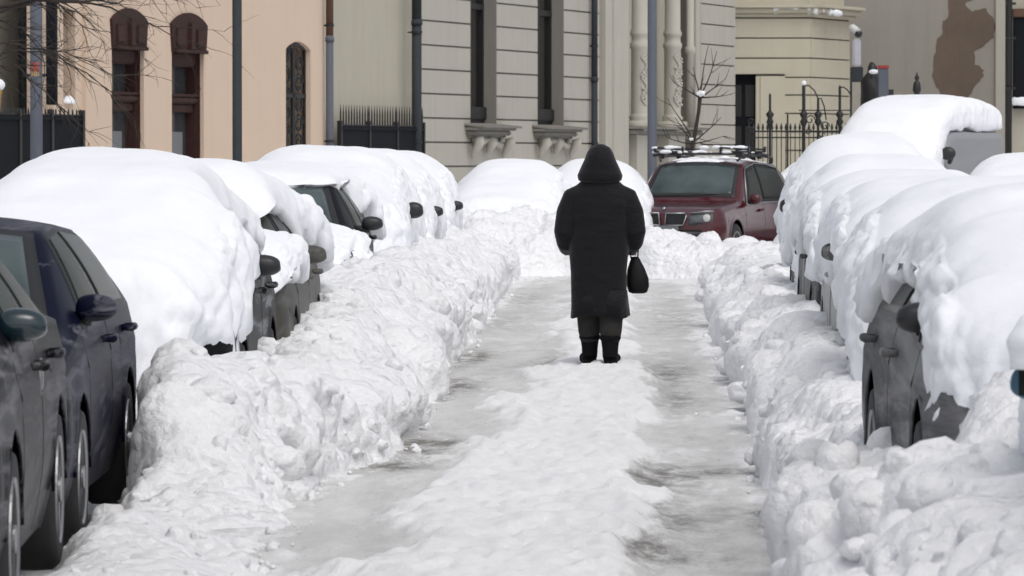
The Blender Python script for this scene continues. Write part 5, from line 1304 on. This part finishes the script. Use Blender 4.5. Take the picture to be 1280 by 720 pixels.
# ------------------------------------------------------------------ bare trees
def grow(bm, p, d, ln, r_, lvl, rg, droop=0.0, jit=.35, kids=3):
    n_ = 6; pts = [p.copy()]; cur = p.copy(); dd = d.normalized()
    for k in range(n_):
        dd = (dd + Vector((rg.uniform(-1, 1), rg.uniform(-1, 1), rg.uniform(-1, 1))) * jit * .28 + Vector((0, 0, droop * .07))).normalized()
        cur = cur + dd * ln / n_; pts.append(cur.copy())
    tube(bm, pts, [r_ * (1 - .72 * k / n_) for k in range(n_ + 1)], 5 if r_ < .02 else 8, cap=False)
    if lvl <= 0: return
    for k in range(kids):
        i = rg.randint(1, n_); q_ = pts[i]; t = (pts[i] - pts[i - 1]).normalized()
        side = Vector((rg.uniform(-1, 1), rg.uniform(-.7, .7), rg.uniform(-1, 1))); side = (side - t * side.dot(t)).normalized()
        grow(bm, q_, (t * rg.uniform(.5, 1.0) + side * rg.uniform(.4, .9)), ln * rg.uniform(.4, .65), max(.004, r_ * .48), lvl - 1, rg, droop, jit, kids)
YT = 66.0
tr = empty('bare_tree', (P(-48, YT, 0).x, YT, 0)); tag(tr, 'leafless tree spreading thin branches in front of the salmon house', 'tree')
base = Vector((tr.location.x, YT, 0))
bm = bmesh.new(); tube(bm, [Vector((0, 0, -.1)), Vector((.02, 0, 1.2)), Vector((-.05, 0, 2.8)), Vector((.04, 0, 4.4)), Vector((.1, 0, 6.5))], [.20, .16, .14, .11, .05], 12); bm_obj('trunk', bm, M['bark'], tr, True)
rg = random.Random(21); bm = bmesh.new()
limbs = [((-30, 20), (150, 2), .045), ((-30, 10), (215, 45), .032), ((-40, 60), (140, 115), .022), ((-40, 85), (138, 92), .020), ((-30, -30), (260, -20), .045), ((-30, -10), (100, 30), .03), ((-40, 90), (70, 130), .022), ((-45, 40), (60, 70), .025), ((-20, -40), (200, -5), .035)]
for (a, b_, r_) in limbs:
    pa = P(a[0], YT, a[1]); pb = P(b_[0], YT - rg.uniform(-1, 1), b_[1]); n_ = 12; pts = []
    for k in range(n_ + 1):
        t = k / n_; q_ = pa.lerp(pb, t) + Vector((0, 0, .28 * math.sin(math.pi * t) * (1 if b_[1] > a[1] else .4))) + Vector((rg.uniform(-1, 1), rg.uniform(-1, 1), rg.uniform(-1, 1))) * .035; pts.append(q_ - base)
    pts[0] = Vector((0, 0, pa.z - .15)); tube(bm, pts, [r_ * (1 - .8 * k / n_) for k in range(n_ + 1)], 6, cap=False)
    for k in range(3, n_ + 1):
        for rep in range(1 + (k % 3 == 0)):
            t = (pts[k] - pts[k - 1]).normalized(); side = Vector((rg.uniform(-.2, .6), rg.uniform(-.8, .8), rg.uniform(-1, .8)))
            grow(bm, pts[k], t * .9 + side * .8, rg.uniform(.3, 1.0), .0075, 1, rg, -.6, .8, 3)
bm_obj('branches', bm, M['bark'], tr, True)
# young pollarded tree by the columns
YS = 86.0; st = empty('young_tree', (P(868, YS, 0).x, YS, 0)); tag(st, 'small bare pollarded tree with a snow tuft, behind the roof rack', 'tree')
def L_(px, py): return P(px, YS, py) - Vector(st.location)
bm = bmesh.new(); tube(bm, [L_(864, 320), L_(864, 240), L_(865, 185), L_(869, 165), L_(873, 140), L_(875, 120)], [.05, .045, .04, .036, .032, .038], 10); bm_obj('trunk', bm, M['bark'], st, True)
rg = random.Random(5); bm = bmesh.new()
for a, b_, lv in (((875, 120), (862, 85), 1), ((875, 120), (880, 56), 0), ((876, 118), (903, 66), 1), ((876, 122), (907, 100), 1), ((874, 122), (842, 105), 1), ((876, 122), (912, 122), 1), ((866, 178), (840, 150), 1), ((866, 178), (905, 150), 1), ((865, 180), (832, 178), 1), ((866, 176), (838, 120), 1), ((866, 180), (905, 176), 1)):
    pa, pb = L_(*a), L_(*b_); grow(bm, pa, pb - pa, (pb - pa).length, .016, lv, rg, .5, .35, 3)
bm_obj('branches', bm, M['bark'], st, True)
for (px, py, r_, lb_) in ((876, 117, .08, 'tuft of snow on the head of the small pollarded tree'), (864, 174, .04, 'speck of snow in the lower fork of the small pollarded tree')):
    bm = bmesh.new(); bmesh.ops.create_icosphere(bm, subdivisions=3, radius=1)
    for v_ in bm.verts: v_.co *= 1 + .15 * math.sin(v_.co.x * 6 + v_.co.z * 4)
    bmesh.ops.scale(bm, vec=(r_, r_, r_ * .7), verts=bm.verts)
    o = bm_obj('snow_tuft', bm, M['snow_fine'], None, True); o.location = P(px, YS - .03, py); tag(o, lb_, 'snow')

# ------------------------------------------------------------------ the walking person (seen from behind)
YP = 36.4; PX = (750 - VX) / FPX * YP; PZ = 0.055
pe = empty('person', (PX, YP, PZ)); tag(pe, 'person in a long black hooded coat walking away up the middle of the lane', 'person')
M['skin'] = plain('skin', (0.42, 0.24, 0.17), .55, var=.08, scale=20)
m, n, l, b = mat_new('black_cloth'); M['coat'] = m
b.inputs['Base Color'].default_value = (.008, .008, .0095, 1); b.inputs['Roughness'].default_value = .7; b.inputs['Specular IOR Level'].default_value = .12; b.inputs['Sheen Weight'].default_value = .12
v = ncoord(n, l); nbump(n, l, b, nnoise(n, l, 9, ncoord(n, l, (1, 1, 2.2)), 5, .6), .5, .03)
M['trouser'] = plain('dark_grey_trousers', (.034, .033, .031), .9, spec=.1, var=.4, scale=14, bump=.3)
M['boot'] = plain('black_boots', (.006, .006, .007), .8, spec=.1, var=.3, scale=20)
M['bag'] = plain('black_leather', (.006, .006, .007), .55, spec=.2, var=.3, scale=15, bump=.3)
M['hair'] = plain('dark_hair', (.03, .018, .012), .6)
def ring_loft(bm, rings, n=28):
    """rings: (cx, cy, z, rx, ry, exponent)"""
    rr = []
    for (x, y, z, rx, ry, e_) in rings:
        r0 = []
        for k in range(n):
            a = 2 * math.pi * k / n; c_, s_ = math.cos(a), math.sin(a)
            r0.append(bm.verts.new((x + math.copysign(abs(c_) ** (2 / e_), c_) * rx, y + math.copysign(abs(s_) ** (2 / e_), s_) * ry, z)))
        rr.append(r0)
    for a, b_ in zip(rr, rr[1:]):
        for k in range(n): bm.faces.new((a[k], a[(k + 1) % n], b_[(k + 1) % n], b_[k]))
    bm.faces.new(rr[0][::-1]); bm.faces.new(rr[-1])
def remesh(o, vox, sm=4):
    m_ = o.modifiers.new('fuse', 'REMESH'); m_.mode = 'VOXEL'; m_.voxel_size = vox; m_.use_smooth_shade = True
    if sm: s_ = o.modifiers.new('soft', 'SMOOTH'); s_.iterations = sm; s_.factor = .5
# body: +y is forward (away from the camera), feet at z=0
bm = bmesh.new()
ring_loft(bm, [(0, 0, .78, .15, .10, 2.2), (0, .0, .86, .17, .12, 2.2), (0, 0, 1.0, .14, .10, 2.2), (0, 0, 1.15, .155, .11, 2.2), (0, 0, 1.27, .17, .10, 2.3), (0, 0, 1.33, .12, .08, 2)])
tube(bm, [(0, 0, 1.30), (0, .01, 1.42), (0, .02, 1.47)], [.062, .055, .05], 12)
ring_loft(bm, [(0, .035, 1.405, .03, .05, 2), (0, .03, 1.43, .055, .075, 2), (0, .02, 1.49, .070, .088, 2), (0, .015, 1.54, .076, .094, 2), (0, .01, 1.58, .066, .084, 2), (0, .005, 1.61, .045, .06, 2), (0, 0, 1.62, .015, .02, 2)], 20)
tube(bm, [(0, .095, 1.535), (0, .122, 1.50), (0, .105, 1.49)], [.010, .014, .008], 8)          # nose
tube(bm, [(-.026, .098, 1.462), (0, .105, 1.464), (.026, .098, 1.462)], [.004, .008, .004], 6)  # lips
for s_ in (-1, 1):
    bmesh.ops.create_icosphere(bm, subdivisions=2, radius=.013, matrix=Matrix.Translation((s_ * .03, .092, 1.535)))
    tube(bm, [(s_ * .078, .01, 1.55), (s_ * .085, 0, 1.53), (s_ * .078, .01, 1.505)], [.01, .016, .008], 8)
    hipx = s_ * .085; ank = (.115 * s_ - .005, .0 if s_ > 0 else .0)
    fwd = -.05 if s_ > 0 else .10
    kx = s_ * .085; 
    tube(bm, [(hipx, 0, .88), (kx, fwd * .5 + .03, .48), (s_ * .075, fwd, .10), (s_ * .075, fwd, .05)], [.092, .060, .042, .04], 14)
    tube(bm, [(s_ * .075, fwd - .03, .04), (s_ * .08, fwd + .14, .03)], [.04, .035], 10)
    # arms: elbows out, forearms forward
    tube(bm, [(s_ * .155, 0, 1.29), (s_ * .225, -.01, 1.20), (s_ * .27, -.03, 1.02), (s_ * .262, .08, .91), (s_ * .245, .20, .875)], [.055, .052, .042, .036, .028], 12)
    hx, hy, hz0 = s_ * .243, .215, .875
    tube(bm, [(hx, hy - .01, hz0), (hx, hy + .04, hz0 - .01), (hx, hy + .085, hz0 - .02)], [.028, .036, .032], 10, flat=.6)
    for k, fl in enumerate((.062, .072, .068, .052)):
        ox = -.027 + k * .018
        p0 = Vector((hx + ox, hy + .075, hz0 - .018)); tube(bm, [p0, p0 + Vector((0, fl * .45, -.004)), p0 + Vector((0, fl * .72, -.022)), p0 + Vector((0, fl * .70, -.046))], [.0092, .0088, .008, .007], 8)
    p0 = Vector((hx - s_ * .026, hy + .02, hz0 - .005)); tube(bm, [p0, p0 + Vector((-s_ * .022, .03, -.006)), p0 + Vector((-s_ * .022, .062, -.016))], [.012, .010, .008], 8)
body = bm_obj('body', bm, M['skin'], pe, True); remesh(body, .006, 2)
bm = bmesh.new()
for s_ in (-1, 1):
    bmesh.ops.create_icosphere(bm, subdivisions=2, radius=.006, matrix=Matrix.Translation((s_ * .03, .104, 1.535)))
bm_obj('eyes', bm, M['black'], pe, True)
bm = bmesh.new(); ring_loft(bm, [(0, -.03, 1.44, .07, .06, 2), (0, -.02, 1.52, .084, .088, 2), (0, -.01, 1.585, .070, .085, 2), (0, 0, 1.625, .04, .05, 2)], 18); bm_obj('hair', bm, M['hair'], pe, True)
# coat
bm = bmesh.new()
ring_loft(bm, [(.0, .01, .375, .205, .155, 2.5), (.0, .01, .39, .212, .16, 2.5), (-.002, .01, .50, .212, .158, 2.4), (-.004, 0, .70, .215, .155, 2.4), (-.006, 0, .82, .222, .155, 2.4), (0, 0, .92, .222, .15, 2.4), (0, 0, 1.02, .215, .15, 2.4), (0, 0, 1.12, .222, .15, 2.4), (0, 0, 1.22, .235, .145, 2.4), (0, 0, 1.30, .225, .13, 2.3), (0, 0, 1.36, .17, .115, 2.2), (0, .01, 1.41, .12, .11, 2)], 40)
for s_, ex_ in ((-1, .0), (1, .0)):
    tube(bm, [(s_ * .13, 0, 1.30), (s_ * .20, 0, 1.265), (s_ * .245, -.01, 1.15), (s_ * .272, -.03, 1.00), (s_ * .265, .04, .92), (s_ * .245, .20, .868)], [.070, .082, .082, .076, .070, .056], 18)
# soft folds and a slightly twisted, uneven hang
for v_ in bm.verts:
    c_ = v_.co; a_ = math.atan2(c_.y, c_.x); dn = max(0, min(1, (1.15 - c_.z) / .8))
    k_ = 1 + .035 * dn * math.sin(5 * a_ + 1.3 + c_.z * 2) + .018 * math.sin(c_.z * 34 + 2 * math.sin(a_ * 2)) * min(1, abs(c_.z - .4) * 3)
    c_.x = c_.x * k_ - .012 * dn; c_.y *= k_
coat = bm_obj('coat', bm, M['coat'], pe, True); remesh(coat, .010, 10)
# hem break: a few soft folds as extra overlapping panel
bm = bmesh.new()
for k in range(48):
    pass
rngc = np.linspace(0, 2 * math.pi, 73)[:-1]
R0, R1 = [], []
for a in rngc:
    rx = .218 + .007 * math.sin(5 * a + .6) + .004 * math.sin(11 * a); ry = .164 + .007 * math.sin(5 * a + .6)
    c_, s_ = math.cos(a), math.sin(a); f_ = lambda q_: math.copysign(abs(q_) ** (2 / 2.5), q_)
    R0.append(bm.verts.new((f_(c_) * (rx + .004), .01 + f_(s_) * ry, .355 + .012 * math.sin(3 * a + 1)))); R1.append(bm.verts.new((f_(c_) * .207, .01 + f_(s_) * .155, .56)))
for k in range(72): bm.faces.new((R0[k], R0[(k + 1) % 72], R1[(k + 1) % 72], R1[k]))
o = bm_obj('hem', bm, M['coat'], coat, True); so = o.modifiers.new('t', 'SOLIDIFY'); so.thickness = .012; so.offset = -1
# hood: pointed dome resting on the shoulders
bm = bmesh.new()
ring_loft(bm, [(0, -.01, 1.365, .10, .10, 2), (0, -.01, 1.39, .165, .135, 2.2), (0, -.01, 1.43, .172, .14, 2.2), (0, 0, 1.49, .146, .138, 2.1), (0, 0, 1.55, .118, .135, 2), (0, .005, 1.60, .100, .120, 2), (0, .01, 1.64, .076, .095, 2), (0, .01, 1.665, .03, .05, 2)], 30)
# open the face side
for v_ in list(bm.verts):
    if v_.co.y > .05 and 1.41 < v_.co.z < 1.60 and abs(v_.co.x) < .10: v_.co.y = .055
hd = bm_obj('hood', bm, M['coat'], pe, True); remesh(hd, .010, 4)
# trousers and boots
bm = bmesh.new()
for s_ in (-1, 1):
    fwd = -.05 if s_ > 0 else .10
    tube(bm, [(s_ * .088, 0, .70), (s_ * .088, fwd * .5 + .02, .48), (s_ * .082, fwd * .9, .25), (s_ * .078, fwd, .17)], [.108, .098, .084, .070], 16)
tr_ = bm_obj('trousers', bm, M['trouser'], pe, True)
for s_ in (-1, 1):
    fwd = -.05 if s_ > 0 else .10; bm = bmesh.new()
    tube(bm, [(s_ * .078, fwd, .222), (s_ * .078, fwd, .212), (s_ * .078, fwd, .188), (s_ * .078, fwd, .178)], [.068, .082, .082, .066], 16)
    tube(bm, [(s_ * .078, fwd, .20), (s_ * .078, fwd, .18), (s_ * .078, fwd - .003, .12), (s_ * .078, fwd - .005, .05)], [.074, .070, .062, .058], 16)
    tube(bm, [(s_ * .078, fwd - .035, .042), (s_ * .082, fwd + .05, .042), (s_ * .115, fwd + .15, .032), (s_ * .12, fwd + .18, .028)], [.054, .056, .048, .022], 14)
    box(bm, (s_ * .083, fwd + .05, .009), (.102, .25, .018), bev=.005)
    bo = bm_obj('boot', bm, M['boot'], pe, True); remesh(bo, .006, 3)
# handbag hanging from the right forearm
hb_x = (797 - VX) / FPX * YP; bagc = Vector((hb_x, YP + .10, PZ + .695)); ps = YP / FPX
bg_ = empty('handbag', bagc); tag(bg_, 'black handbag hanging from the right arm of the walking person', 'handbag')
bm = bmesh.new()
ring_loft(bm, [(.004, 0, -.165, .045, .03, 2), (.003, 0, -.155, .07, .055, 2.2), (.003, 0, -.11, .085, .07, 2.3), (0, 0, -.05, .084, .07, 2.3), (-.01, 0, .02, .068, .058, 2.2), (-.016, 0, .08, .042, .04, 2.1), (-.018, 0, .115, .025, .02, 2)], 24)
bb_ = bm_obj('bag_body', bm, M['bag'], bg_, True)
for s_, y_ in ((-1, -.012), (1, .012)):
    bm = bmesh.new(); tube(bm, [(-.045 if s_ < 0 else .0, y_, .09), (-.062 if s_ < 0 else .006, y_, .17), (-.048 if s_ < 0 else .004, y_, .25), (-.03, y_, .27), (-.035, y_ + .02 * s_, .29)], .0055, 6); bm_obj('strap', bm, M['bag'], bg_, True)
